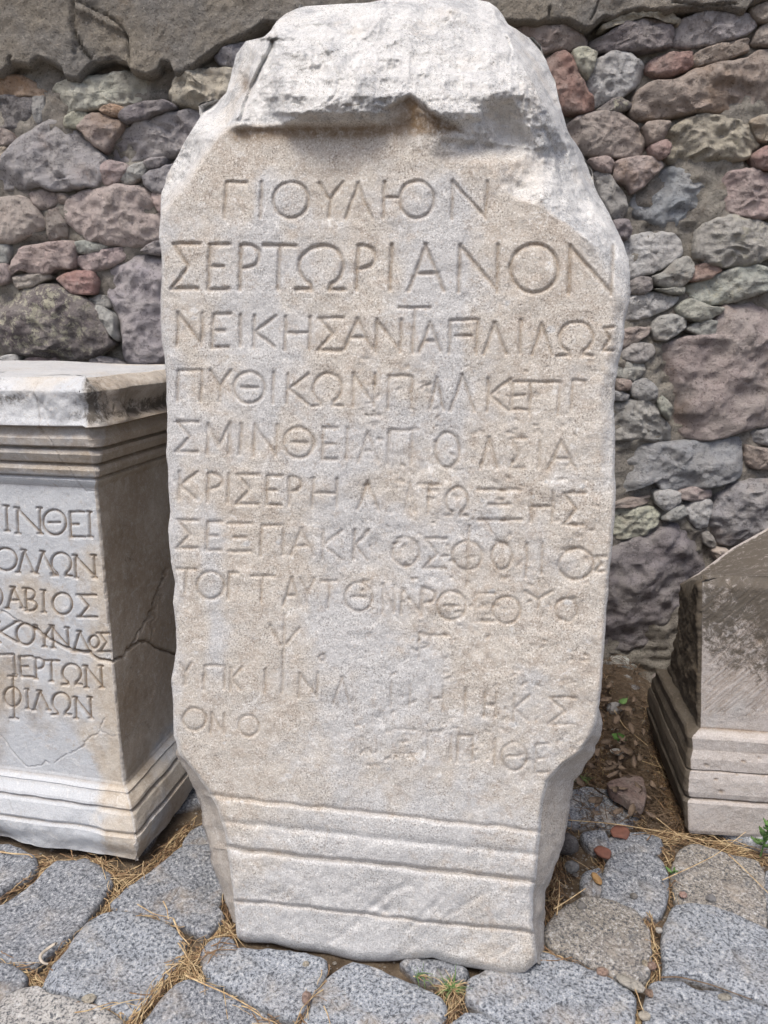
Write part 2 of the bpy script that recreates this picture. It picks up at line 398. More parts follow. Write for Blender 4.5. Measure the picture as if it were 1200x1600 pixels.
    hl2 = -.0022 * np.maximum(d2 + wob * .35, 0) - .016 * sst(0, 8, d2 + wob * .3)
    h = np.where(Y < 205, h + hl2 * sst(206, 160, Y) + hl * sst(90, 175, Y), h + hl)
    pit = np.exp(-(((X - 384) / 8) ** 2 + ((Y - 132) / 14) ** 2)); h -= .02 * pit
    # right chamfers
    r1 = sdl((752, 60), (905, 345)); r1 = r1 if r1[NR // 2, NC // 2] < 0 else -r1
    r2 = sdl((700, 205), (985, 432)); r2 = r2 if r2[NR // 2, NC // 2] < 0 else -r2
    r3 = sdl((800, 20), (985, 375)); r3 = r3 if r3[NR // 2, NC // 2] < 0 else -r3
    h -= .0007 * np.maximum(r2 + wob * 1.5 + fbm(P3, 30, 3, 88) * 12, 0) * sst(180, 260, Y) + .0013 * np.maximum(r1 + wob * .8, 0) + .004 * np.maximum(r3 + 20 + wob * .7, 0)
    # chipped right arris between the crown and the shoulder
    chip = sst(24, 4, edge + fbm(P3, 22, 3, 21) * 8) * (X > 600) * sst(440, 500, Y) * sst(800, 700, Y)
    h -= .012 * chip
    # worn arrises
    rad = 7 + fbm(P3, 12, 3, 11) * 4
    q = np.clip(1 - edge / rad, 0, 1); h -= .010 * q ** 2 * sst(200, 330, Y)
    eb = (yb[None] - Y); q2 = np.clip(1 - eb / 16, 0, 1); h -= .016 * q2 ** 2
    et = (Y - yt[None]); q3 = np.clip(1 - et / 30, 0, 1); h -= .035 * q3 ** 2
    # base mouldings
    tl = Y - (1243 + (X - 335) * .109) + fbm(P3, 30, 3, 31) * 3
    mould = sst(-4, 3, tl) * .004 - .0075 * np.exp(-((tl - 1) / 3.0) ** 2) - .0028 * np.exp(-((tl - 38) / 5) ** 2) \
        - .0100 * np.exp(-((tl - 79) / 2.8) ** 2) + .006 * sst(76, 90, tl) - .0075 * np.exp(-((tl - 160) / 2.8) ** 2) - .004 * sst(158, 166, tl)
    mould += .0014 * np.sin(np.clip((tl - 2) / 36, 0, 1) * math.pi) + .0014 * np.sin(np.clip((tl - 40) / 38, 0, 1) * math.pi)
    h += mould
    chipb = np.exp(-(((X - 440) / 30) ** 2 + ((tl - 150) / 14) ** 2)) + np.exp(-(((X - 600) / 34) ** 2 + ((tl - 148) / 12) ** 2))
    h -= .006 * chipb * (1 + fbm(P3, 60, 2, 4))
    h += sst(0, 60, tl) * (fbm(P3, 16, 4, 92) * .004 + fbm(P3, 45, 3, 93) * .0018)
    # roughness of the broken parts
    fresh = np.clip(sst(-6, 14, d1 + wob * .7) + sst(-4, 12, r2 + wob * 1.5 + fbm(P3, 30, 3, 88) * 12) * sst(250, 330, Y) + sst(0, 10, r3 + 20)
                    + sst(197, 184, Y + wob * .5) * (1 - tri) + sst(-40, 30, r1 + wob) + .9 * sst(640, 720, X + wob) * sst(262, 215, Y + wob * .8), 0, 1)
    fresh = np.maximum(fresh, chip * .9); fresh = np.maximum(fresh, sst(6, 0, edge) * .55)
    fr_amt = fresh * sst(430, 330, Y)
    h += fr_amt * (fbm(P3, 9, 3, 45) * .022 + ridge(P3 + .03 * fbm(P3, 8, 2, 47)[..., None], 7, 3, 46, .5) * .032 + ridge(P3, 18, 3, 48, .6) * .008 + ridge(P3, 40, 3, 44, .6) * .005)
    rs = np.random.RandomState(33)
    for _ in range(90):
        cx, cy, rr = rs.uniform(270, 930), rs.uniform(330, 1480), rs.uniform(1.5, 6); k = (np.abs(X - cx) < 30) & (np.abs(Y - cy) < 30)
        fresh[k] = np.maximum(fresh[k], .85 * sst(1.3, .5, np.hypot((X[k] - cx) / rr, (Y[k] - cy) / rr / .8) + fbm(P3[k], 70, 2, 34) * .9))
    # ---- inscription
    it = []
    def row(txt, wd, dep, sl=.04):
        for ch, x0, x1, y0, y1 in txt:
            for pl in glyph(ch, x0, x1, y0, y1, sl if ch not in 'ΟΘΞ' else 0): it.append((pl, wd, dep))
    row([('Γ',352,384,285,340),('Ι',404,412,285,341),('Ο',427,482,285,341),('Υ',498,534,286,340),('Λ',541,582,287,341),('Ι',596,604,284,341),('-',602,622,284,334),('Ο',624,678,283,341),('Ν',707,760,284,342)], 4.0, .0050)
    row([('Σ',270,310,381,451),('Ε',327,358,382,452),('Ρ',376,405,383,452),('Τ',411,461,384,452),('Ω',465,539,384,453),('Ρ',558,585,384,453),('Ι',606,616,383,453),('Α',640,695,383,454),('Ν',718,777,383,456),('Ο',797,872,382,458),('Ν',890,956,384,459)], 4.6, .0058)
    row([('Ν',278,316,489,540),('Ε',333,359,491,543),('Ι',372,380,492,541),('Κ',397,430,494,543),('Η',446,484,495,546),('Σ',498,535,497,548),('Α',539,582,498,546),('Ν',588,626,500,550),('Τ',622,670,481,550),('Α',656,690,504,550),('Π',703,745,500,552),('-',712,736,502,548),('Λ',757,792,505,553),('Ι',809,817,500,553),('Λ',832,863,506,554),('Ω',872,928,503,556),('Σ',943,958,512,548)], 3.9, .0048)
    row([('Π',278,315,579,626),('Υ',328,360,579,628),('Θ',365,414,581,630),('Ι',423,431,582,630),('Κ',449,482,584,631),('Ω',487,536,584,634),('Ν',552,585,584,634),('Π',607,643,588,638),('Λ',672,694,590,640),('Λ',705,742,585,642),('Κ',762,797,592,643),('Ε',800,827,596,640),('Π',828,873,597,648),('Γ',893,914,595,640)], 3.7, .0045)
    row([('Σ',276,310,659,706),('Μ',325,359,662,709),('Ι',372,380,663,710),('Ν',397,432,664,712),('Θ',443,490,668,716),('Ε',504,527,669,718),('Ι',538,546,670,716),('Α',560,592,675,722),('Π',607,643,672,725),('Ο',680,718,676,731),('Λ',752,778,684,732),('Σ',797,820,685,732),('Ι',838,846,690,732),('Α',857,900,688,735)], 3.9, .0042)
    row([('Κ',280,308,737,780),('Ρ',325,346,740,785),('Ι',354,360,741,785),('Σ',370,405,742,788),('Ε',417,440,744,789),('Ρ',452,470,745,789),('Η',489,526,748,793),('Λ',560,592,752,796),('Λ',632,651,756,801),('Τ',653,687,757,801),('Ω',695,732,761,806),('Ξ',747,815,765,812),('Η',830,863,768,815),('Σ',880,913,771,820)], 3.8, .0042)
    row([('Σ',277,310,813,857),('Ε',324,346,815,860),('Ξ',357,392,818,862),('Π',408,443,821,867),('Α',455,490,826,869),('Κ',504,533,829,873),('Κ',553,575,829,874),('Ο',613,655,840,884),('Σ',663,697,842,888),('Ο',707,753,846,890),('Ι',726,736,822,915),('Ο',768,800,848,890),('Ι',819,826,850,901),('Ι',844,850,850,897),('Ο',873,927,857,906),('Σ',930,947,870,893)], 3.7, .0042)
    row([('Τ',275,306,889,926),('Ο',308,351,893,936),('Γ',357,372,895,936),('Τ',392,427,900,940),('Α',443,471,903,946),('Υ',468,491,904,946),('Τ',502,525,908,950),('Θ',539,582,911,955),('Ν',598,616,914,956),('Ν',627,657,918,960),('Ρ',659,680,920,963),('Θ',683,728,924,969),('Ε',742,772,928,971),('Ο',770,813,932,975),('Υ',820,862,924,950),('Ο',868,902,935,972)], 3.4, .0042)
    row([('Ψ',420,466,960,1083),('Ρ',655,672,990,1033),('-',660,702,976,1010)], 3.4, .0038)
    row([('Υ',280,298,1036,1070),('Π',319,351,1040,1076),('Κ',360,378,1044,1078),('Ι',411,419,1046,1082),('Ν',468,495,1052,1090),('Ο',499,508,1023,1034),('Λ',522,547,1058,1100),('Ι',608,614,1066,1104),('Ι',637,643,1071,1107),('Η',672,692,1073,1110),('Ι',724,730,1077,1116),('Η',757,775,1082,1120),('Κ',803,827,1086,1128),('Σ',857,900,1090,1132)], 3.2, .0038)
    row([('Ο',286,322,1107,1141),('Ν',330,350,1114,1146),('Ο',373,404,1118,1150),('Ξ',614,650,1140,1178),('Γ',668,688,1144,1184),('Ι',701,707,1148,1187),('Π',715,738,1149,1190),('Ι',770,776,1154,1194),('Θ',783,823,1160,1204),('Ε',837,857,1163,1207)], 3.2, .0038)
    jx = fbm(P3, 60, 2, 70) * 1.3; jy = fbm(P3, 60, 2, 71) * 1.3
    cut = carve(X + jx, Y + jy, it)
    wear = 1 - worn * np.clip(.05 + fbm(P3, 11, 3, 77) * .9, 0, .42)
    cut = cut * wear * .88
    h -= cut
    # broad scores across the foot, crack behind the upper left corner
    sc_ = carve(X + wob * .4, Y + wob * .3, [([(428, 1404), (452, 1380)], 7, .004), ([(575, 1424), (612, 1396), (640, 1384)], 8, .005), ([(640, 1452), (690, 1400)], 7, .0035), ([(700, 1430), (760, 1392)], 6, .003), ([(520, 1470), (560, 1440)], 8, .004), ([(610, 1500), (665, 1462)], 8, .004), ([(760, 1500), (800, 1474)], 6, .003)]); h -= sc_ * .6
    cc_ = carve(X + wob * .15, Y, [([(426, 46), (425, 74), (413, 96), (397, 128), (384, 160), (376, 186)], 5, .016), ([(500, 70), (519, 96), (530, 122), (528, 146), (515, 158)], 4, .006), ([(792, 60), (800, 78), (795, 96)], 3, .006), ([(850, 200), (872, 250), (880, 300)], 5, .008)]); h -= cc_
    # chips and pock marks
    rng = np.random.RandomState(4); ch = []
    for k in range(260):
        cx, cy = rng.uniform(560, 930), rng.uniform(560, 1200)
        a = rng.uniform(0, 3.14); l = rng.uniform(2, 12)
        ch.append(([(cx, cy), (cx + l * math.cos(a), cy + l * .4 * math.sin(a))], rng.uniform(2, 5), rng.uniform(.0012, .0034)))
    pk = carve(X + wob * .3, Y, ch); h -= pk
    hair = carve(X + jx * 3, Y + jy * 2, [([(752, 802), (768, 830), (790, 856)], 1.2, .002), ([(535, 165), (560, 162)], 2, .003), ([(512, 1290), (508, 1325)], 1.2, .0015)]); h -= hair
    V = hit(X, Y, p0, n, h)
    dirt_shade = np.clip(cut / .0052 * .58 + pk * 90 + hair * 200, 0, .8)
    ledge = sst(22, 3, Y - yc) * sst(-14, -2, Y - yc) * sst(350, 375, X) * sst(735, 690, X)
    dirt_shade = np.maximum(dirt_shade, ledge * .85); dirt_shade = np.maximum(dirt_shade, tri * .95)
    dirt_shade = np.maximum(dirt_shade, .8 * pit)
    soft = np.exp(-((Y - yc - 8) / 11) ** 2) * sst(350, 400, X) * sst(740, 700, X); dirt_shade = np.maximum(dirt_shade, soft * .42)
    for c in (0, 79, 160): dirt_shade = np.maximum(dirt_shade, .30 * np.exp(-((tl - c) / 4) ** 2))
    tone = .53 + fbm(P3, 3, 3, 90) * .40 + fbm(P3, 12, 4, 91, .65) * .35
    tone += .35 * sst(760, 900, X) * sst(250, 330, Y) * sst(760, 500, Y) + .25 * np.exp(-((Y - 245) / 45) ** 2)
    tone += .22 * sst(560, 800, X) * sst(600, 800, Y) * sst(1300, 1150, Y) - .15 * sst(1230, 1330, Y)
    for cx, a in ((412, .55), (705, .45)): tone -= a * np.exp(-((X + wob - cx) / 20) ** 2) * sst(240, 300, Y) * sst(760, 600, Y)
    tone -= .45 * np.exp(-((X + wob - 335) / 22) ** 2) * sst(760, 850, Y) * sst(1120, 1040, Y)
    tone -= .35 * sst(300, 262, X) * sst(400, 700, Y)
    lich = .30 * np.exp(-(((X - 690) / 34) ** 2 + ((Y - 88) / 26) ** 2)) + .22 * np.exp(-(((X - 590) / 30) ** 2 + ((Y - 118) / 20) ** 2)) + .24 * np.exp(-(((X - 800) / 60) ** 2 + ((Y - 120) / 70) ** 2))
    # ---- sides: rings running back from the outline
    ii = np.concatenate([np.zeros(NC - 1, int), np.arange(NR - 1), np.full(NC - 1, NR - 1), np.arange(NR - 1, 0, -1)])
    jjx = np.concatenate([np.arange(NC - 1), np.full(NR - 1, NC - 1), np.arange(NC - 1, 0, -1), np.zeros(NR - 1, int)])
    bp = V[ii, jjx]; bx, by = X[ii, jjx], Y[ii, jjx]; bi = ii * NC + jjx
    NB_ = len(bi)
    offR = interp([(0,0),(1090,0),(1120,3),(1165,16),(1200,36),(1240,42),(1270,42),(1320,38),(1370,28),(1390,19),(1430,20),(1480,16),(1515,6)], by)
    offL = interp([(0,0),(1150,0),(1185,8),(1210,14),(1240,19),(1290,32),(1350,28),(1400,15),(1440,6),(1470,0)], by)
    isR = (jjx == NC - 1); isL = (jjx == 0)
    off = np.where(isR, offR, 0) - np.where(isL, offL, 0)
    T1, T2 = .10, .27
    hb = h[ii, jjx]
    ker = np.ones(41) / 41; hs = np.convolve(np.concatenate([hb[-60:], hb, hb[:60]]), ker, 'same')[60:-60]
    hs = np.convolve(np.concatenate([hs[-60:], hs, hs[:60]]), ker, 'same')[60:-60]
    tgt = hit(bx + off, by, p0, n, hs - T1); straight = bp - n * (T1 + hb - hs)[:, None]
    q1 = np.where((np.abs(off) > 0)[:, None], tgt, straight)
    flare = sst(.5, 6, np.abs(off))[:, None]; q1 = straight * (1 - flare) + tgt * flare
    cen = V.reshape(-1, 3).mean(0)
    rings = [bp]; bp0 = bp - n * (hb - hs)[:, None]
    ds = [.03, .08, .16, .26, .38, .5, .62, .75, .88, 1.0]
    lat = np.cross(n, (0, 0, 1)); lat /= np.linalg.norm(lat)
    up = np.cross(lat, n)
    outw = np.where(isR[:, None], np.array([1., 0, 0]), np.where(isL[:, None], np.array([-1., 0, 0]), np.where((ii == 0)[:, None], up, -up * .3)))
    for u in list(ds) + [1.2, 1.45, 1.7]:
        if u <= 1: q = bp0 + (q1 - bp0) * u + (bp - bp0) * max(0, 1 - u * 7)
        else: q = q1 - n * (T2 - T1) * (u - 1) / .7 - outw * .03 * ((u - 1) / .7) ** 2
        nz = fbm(q, 26, 4, 120) * .006 + fbm(q, 8, 3, 121) * .008 * min(1, u * 2)
        q = q + outw * (nz * min(1, u * 3))[:, None]
        rings.append(q)
    ring = np.concatenate(rings[1:], 0)
    nr_ = len(rings) - 1
    VV = np.concatenate([V.reshape(-1, 3), ring], 0)
    base = NR * NC
    F = [quads(NR, NC)]
    a = bi; b = np.roll(bi, -1)
    r0 = base + np.arange(NB_); r0n = base + np.roll(np.arange(NB_), -1)
    F.append(np.stack([b, a, r0, r0n], -1))
    for k in range(nr_ - 1):
        c0 = base + k * NB_ + np.arange(NB_); c1 = base + k * NB_ + np.roll(np.arange(NB_), -1)
        F.append(np.stack([c1, c0, c0 + NB_, c1 + NB_], -1))
    # back face: fan strips joining left and right halves of the last ring
    last = base + (nr_ - 1) * NB_
    m = NR - 1; st = NC - 1
    right = last + st + np.arange(m); left = last + (NB_ - 1 - np.arange(m)) ; left = np.roll(left, 1); left[0] = last
    F.append(np.stack([right[:-1], right[1:], left[1:], left[:-1]], -1))
    nbk = len(F[-1])
    Fq = np.concatenate(F, 0)
    # classes by photograph height
    vy = np.concatenate([np.where(Y - yc < 2, 0, np.where(tl > 0, 2, 1)).ravel(), np.tile(np.where(by - yc[ii, jjx] < 2, 0, np.where(tl[ii, jjx] > 0, 2, 1)), nr_)])
    cls = vy[Fq[:, 0]]
    z1 = np.tile(np.zeros(NB_), nr_)
    def ext(A, sval): return np.concatenate([A.ravel(), np.tile(sval, nr_) if np.ndim(sval) else np.full(NB_ * nr_, sval)])
    fs = np.where(by < 480, .9, .15)
    attrs = dict(dirt_shade=ext(dirt_shade, np.where(by > 1150, .25, 0.0)), fresh=ext(fresh, fs), tone=ext(tone, np.where(by > 1100, .85, .6)), lichen=ext(lich, 0.0))
    origin = np.array([p0[0], p0[1] + .12, 0])
    e = empty('stele', tuple(origin))
    tag(e, 'tall leaning marble stele with rows of worn Greek letters and a broken rounded top', 'inscribed stele')
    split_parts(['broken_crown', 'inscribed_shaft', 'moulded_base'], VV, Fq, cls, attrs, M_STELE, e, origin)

build_stele()

# ---------------------------------------------------------------- moulded altars
def build_altar(name, label, corner_px, th, x0, x1, depth, prof, zrows, colsx, split_z, partnames, mat, feat, r_of, topf, shear=0.):
    C = ground(*corner_px)
    ex = np.array([math.cos(th), -math.sin(th), 0]); ey = np.array([math.sin(th), math.cos(th), 0]); ez = np.array([0, 0, 1.])
    pmax = prof(np.array([0.]))[0]
    # ground corner given is that of the plinth: move the zero-offset corner inwards
    vis = 1 if x1 == 0 else -1        # +1: visible corner is front right
    O = C - ex * vis * pmax + ey * pmax
    rows = []; nrm = []; info = []
    ncn = 9; ysd = np.concatenate([[0], np.linspace(0, 1, 90) ** 1.0])[1:]
    cx = np.asarray(colsx, float)     # 0..1 along the front, left to right
    for z in zrows:
        o = float(prof(np.array([z]))[0]); r = r_of(z)
        ax0, ax1, ay0, ay1 = x0 - o, x1 + o, -o, depth + o
        pts = []; ns = []
        for v in ysd[::-1]: pts.append((ax0, ay0 + r + (ay1 - ay0 - r) * v)); ns.append((-1, 0))
        for a in np.linspace(0, 90, ncn)[1:-1]:
            a = R(a); pts.append((ax0 + r - r * math.cos(a), ay0 + r - r * math.sin(a))); ns.append((-math.cos(a), -math.sin(a)))
        for v in cx: pts.append((ax0 + r + (ax1 - ax0 - 2 * r) * v, ay0)); ns.append((0, -1))
        for a in np.linspace(90, 0, ncn)[1:-1]:
            a = R(a); pts.append((ax1 - r + r * math.cos(a), ay0 + r - r * math.sin(a))); ns.append((math.cos(a), -math.sin(a)))
        for v in ysd: pts.append((ax1, ay0 + r + (ay1 - ay0 - r) * v)); ns.append((1, 0))
        for v in np.linspace(1, 0, 12)[1:-1]: pts.append((ax0 + (ax1 - ax0) * v, ay1)); ns.append((0, 1))
        rows.append(pts); nrm.append(ns)
    A = np.array(rows); Nn = np.array(nrm); nr, nc = A.shape[:2]
    Z = np.repeat(np.asarray(zrows)[:, None], nc, 1)
    zt = topf(A[..., 0], A[..., 1])
    ztop = zrows[-1]
    Z = Z * 1.0; k = sst(split_z[1], ztop, Z); Z = Z + (zt - ztop) * k
    if shear:
        kk = sst(.12, .5, Z) * sst(.30, 0, A[..., 0]); A = A.copy(); A[..., 1] *= 1 - .50 * kk
    W = O + A[..., :1] * ex + A[..., 1:] * ey + Z[..., None] * ez - ex * shear * (Z[..., None] - .05)
    Nw = Nn[..., :1] * ex + Nn[..., 1:] * ey
    px, py = project(W)
    dh, at = feat(px, py, W, A, Nn, Z)
    W = W + Nw * dh[..., None]
    # top
    ctr = A[-1].mean(0); tops = []
    for q in (.97, .93, .86, .78, .68, .56, .42, .28, .14, .03):
        P = ctr + (A[-1] - ctr) * q; zz = topf(P[:, 0], P[:, 1])
        T = O + P[:, :1] * ex + P[:, 1:] * ey + (zz)[:, None] * ez - ex * shear * (zz[:, None] - .05)
        T = T + Nw[-1] * dh[-1][:, None] * q
        T[:, 2] += fbm(T, 12, 4, 5) * .006 + (.0 if q < .95 else -.003)
        tops.append(T)
    VV = np.concatenate([W.reshape(-1, 3)] + tops, 0)
    Fq = quads(nr + len(tops), nc, closed=True)
    zc = np.concatenate([Z.ravel(), np.full(nc * len(tops), 9.)])
    bz = np.repeat(np.asarray(zrows), nc); bz = np.concatenate([bz, np.full(nc * len(tops), 9.)])
    fz = bz[Fq].mean(1); cls = np.digitize(fz, split_z)
    if len(partnames) == 2: cls = np.minimum(cls, 1)
    attrs = {}
    for kx in ('dirt_shade', 'fresh', 'tone', 'lichen'):
        a = at[kx]; attrs[kx] = np.concatenate([a.ravel(), np.tile(at['top_' + kx] if ('top_' + kx) in at else a[-1], len(tops)) if np.ndim(at.get('top_' + kx, a[-1])) else np.full(nc * len(tops), at['top_' + kx])])
    origin = O.copy(); origin[2] = 0
    e = empty(name, tuple(origin)); tag(e, label, 'altar')
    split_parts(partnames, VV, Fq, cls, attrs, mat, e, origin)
    return O, ex, ey

def zpx(py, D): return HC - D * math.tan(math.atan((py - 800) / FPX) + PITCH)

def left_altar():
    cpx = (217, 1352); D = ground(*cpx)[1]
    z = lambda p, dd=0: zpx(p, D + dd)
    TOP = z(590, .0)
    pts = [(0, .052), (z(1312), .054), (z(1309), .044), (z(1303), .050), (z(1283), .040), (z(1278), .030), (z(1274), .036), (z(1262, .02), .034), (z(1250, .03), .022), (z(1246, .03), .016), (z(1240, .04), .018), (z(1231, .05), .003), (z(1226, .05), 0),
           (z(765, .05), 0), (z(757, .05), .008), (z(752, .05), .012), (z(748, .05), .005), (z(745, .04), .018), (z(736, .04), .023), (z(731, .04), .020), (z(728, .03), .010), (z(724, .03), .024), (z(712, .02), .034), (z(706, .02), .032), (z(703, .02), .020), (z(699, .01), .040), (z(688), .044), (z(676), .034), (z(671), .032), (z(666), .056), (z(610), .062), (TOP, .052)]
    prof = lambda q: np.interp(q, [a for a, _ in pts], [b for _, b in pts])
    zr = np.unique(np.concatenate([np.linspace(0, TOP, 470), [a for a, _ in pts]]))
    cols = np.concatenate([np.linspace(0, .38, 30)[:-1], np.linspace(.38, 1, 230)])
    def groovy(Z): return np.clip(prof(Z) / .05, 0, 1)
    def feat(px, py, W, A, Nn, Z):
        front = Nn[..., 1] < -.5; right = Nn[..., 0] > .3
        P = W
        dh = fbm(P, 10, 4, 3) * .003 - .010 * groovy(Z) * np.clip(fbm(P, 11, 3, 12) + .1, 0, 1) + fbm(P, 60, 3, 4) * .0008
        it = []
        for txt in ([('Ι',6,14,791,830),('Ν',27,62,794,834),('Θ',67,103,797,836),('Ε',110,128,800,839),('Ι',136,144,800,839)],
                    [('Ο',-10,25,857,892),('Λ',27,51,860,895),('Λ',55,82,862,897),('Ω',79,112,864,900),('Ν',118,147,868,903)],
                    [('Ο',-26,3,916,950),('Α',10,34,918,951),('Β',40,57,920,955),('Ι',64,72,923,957),('Ο',82,113,927,960),('Σ',124,148,930,964)],
                    [('Κ',-3,26,972,1004),('Ο',25,53,975,1008),('Υ',55,82,978,1011),('Ν',82,106,981,1013),('Δ',114,138,987,1018),('Ο',139,154,994,1013),('Σ',155,172,990,1019)],
                    [('Π',-6,22,1023,1055),('Ε',31,48,1026,1058),('Ρ',55,68,1029,1061),('Τ',69,90,1033,1065),('Ω',96,127,1038,1070),('Ν',134,158,1041,1075)],
                    [('Ο',5,31,1075,1105),('Ι',16,24,1058,1123),('Ι',38,46,1078,1108),('Λ',52,75,1080,1110),('Ω',80,110,1083,1117),('Ν',118,141,1090,1123)]):
            for ch, a, b, c, d in txt:
                for pl in glyph(ch, a, b, c, d, -.05, True): it.append((pl, 2.5, .0062))
        cut = carve(px, py, it) * front
        thin = [([(45, 600), (52, 640), (62, 668), (80, 690), (92, 715), (108, 733), (120, 752), (135, 768), (150, 766)], 1.3, .003),
                ([(0, 952), (20, 965), (52, 982)], 1.6, .004),
                ([(165, 1125), (155, 1142), (128, 1165), (100, 1183), (65, 1196), (40, 1197), (20, 1175), (0, 1148)], 1.2, .003),
                ([(155, 1142), (175, 1150), (200, 1150)], 1.0, .002), ([(218, 1128), (232, 1131), (237, 1140)], 1.4, .003), ([(190, 690), (178, 718), (172, 735)], 1.0, .002),
                ([(12, 1250), (20, 1270)], 1, .002), ([(0, 1210), (4, 1230)], 1, .002)]
        broad = [([(52, 982), (78, 1000), (110, 1016), (140, 1021), (152, 1030), (176, 1034), (190, 1026), (203, 1012), (220, 1001), (235, 1003), (243, 1011), (275, 1022), (300, 1030)], 2.5, .012),
                 ([(203, 1012), (218, 985), (236, 960), (247, 925), (254, 905), (262, 890)], 2.4, .012), ([(235, 1003), (238, 980), (243, 955), (252, 925)], 1.6, .006)]
        jx = fbm(P, 60, 3, 9) * 5
        cr = carve(px + jx, py + jx, thin) + carve(px + jx, py + jx * .7, broad)
        # flaked chip by the break
        chip = np.exp(-(((px - 168) / 14) ** 2 + ((py - 1026) / 8) ** 2)); dh -= .006 * chip
        dh -= cut + cr
        # worn cap: battered upper arris, scooped side
        cap = sst(zpx(672, D), zpx(655, D), Z)
        dh += cap * (fbm(P, 9, 4, 20) * .030 - .006)
        dh -= .015 * sst(TOP - .032, TOP, Z) ** 2
        dh -= cap * np.maximum(0, Z - (TOP - .03)) * .6
        scoop = cap * right * np.exp(-((Z - (TOP - .075)) / .035) ** 2) * sst(.05, .12, A[..., 1]); dh -= .03 * scoop
        # uneven bottom edge
        dh -= sst(.06, 0, Z) * (.012 + fbm(P, 7, 3, 30) * .016)
        ero = fbm(P, 30, 4, 31); corner = (np.abs(Nn[..., 0]) > .1) & (np.abs(Nn[..., 1]) > .1)
        dh += corner * ero * .005
        stain = sst(zpx(760, D), zpx(740, D), Z) * sst(zpx(664, D), zpx(675, D), Z)
        dirt_shade = np.clip(cut / .0062 * .95 + cr / .006 * .6, 0, .95)
        dirt_shade = np.maximum(dirt_shade, .42 * np.clip(fbm(P, 9, 4, 81) * 2.2 - .1, 0, 1) * (py > 750))
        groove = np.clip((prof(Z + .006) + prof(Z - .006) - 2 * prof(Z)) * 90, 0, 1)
        dirt_shade = np.maximum(dirt_shade, groove * .55); dirt_shade = np.maximum(dirt_shade, stain * (.30 + .2 * fbm(P, 14, 4, 8)))
        dirt_shade = np.maximum(dirt_shade, right * (.30 + .5 * fbm(P, 8, 4, 8)) * sst(.12, .40, Z))  # right face: grime plus shade from the stele, painted into the colour
        tone = .36 + fbm(P, 5, 3, 50) * .5 + .38 * sst(110, 185, px + 60 * fbm(P, 7, 4, 55)) + right * .55 * sst(.15, .3, Z) + stain * .4 - .25 * sst(.3, .15, Z)  # right-face term browns that side further for the same painted shade
        lich = cap * (.50 * np.clip(.35 + fbm(P, 6, 3, 60) * 1.6, 0, 1) + .22 * right * sst(TOP - .13, TOP - .08, Z) + .25 * np.exp(-(((px - 20) / 40) ** 2 + ((py - 625) / 16) ** 2)))
        lich += right * .30 * np.exp(-(((px - 200) / 22) ** 2 + ((py - 870) / 90) ** 2)) * (px > 150) + right * .26 * np.exp(-(((px - 215) / 25) ** 2 + ((py - 1060) / 70) ** 2))
        fresh = cap * .25 + corner * .5
        fresh = np.maximum(fresh, chip)
        return dh, dict(dirt_shade=dirt_shade, fresh=np.clip(fresh, 0, 1), tone=tone, lichen=lich, top_lichen=.12, top_dirt_shade=.1, top_tone=.3, top_fresh=.3)
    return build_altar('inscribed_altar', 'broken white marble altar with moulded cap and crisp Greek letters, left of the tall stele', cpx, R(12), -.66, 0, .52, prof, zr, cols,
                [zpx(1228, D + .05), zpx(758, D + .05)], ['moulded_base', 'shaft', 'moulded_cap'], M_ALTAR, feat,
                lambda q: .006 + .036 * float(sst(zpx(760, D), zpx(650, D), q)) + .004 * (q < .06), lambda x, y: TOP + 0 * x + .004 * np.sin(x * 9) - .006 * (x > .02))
left_altar()

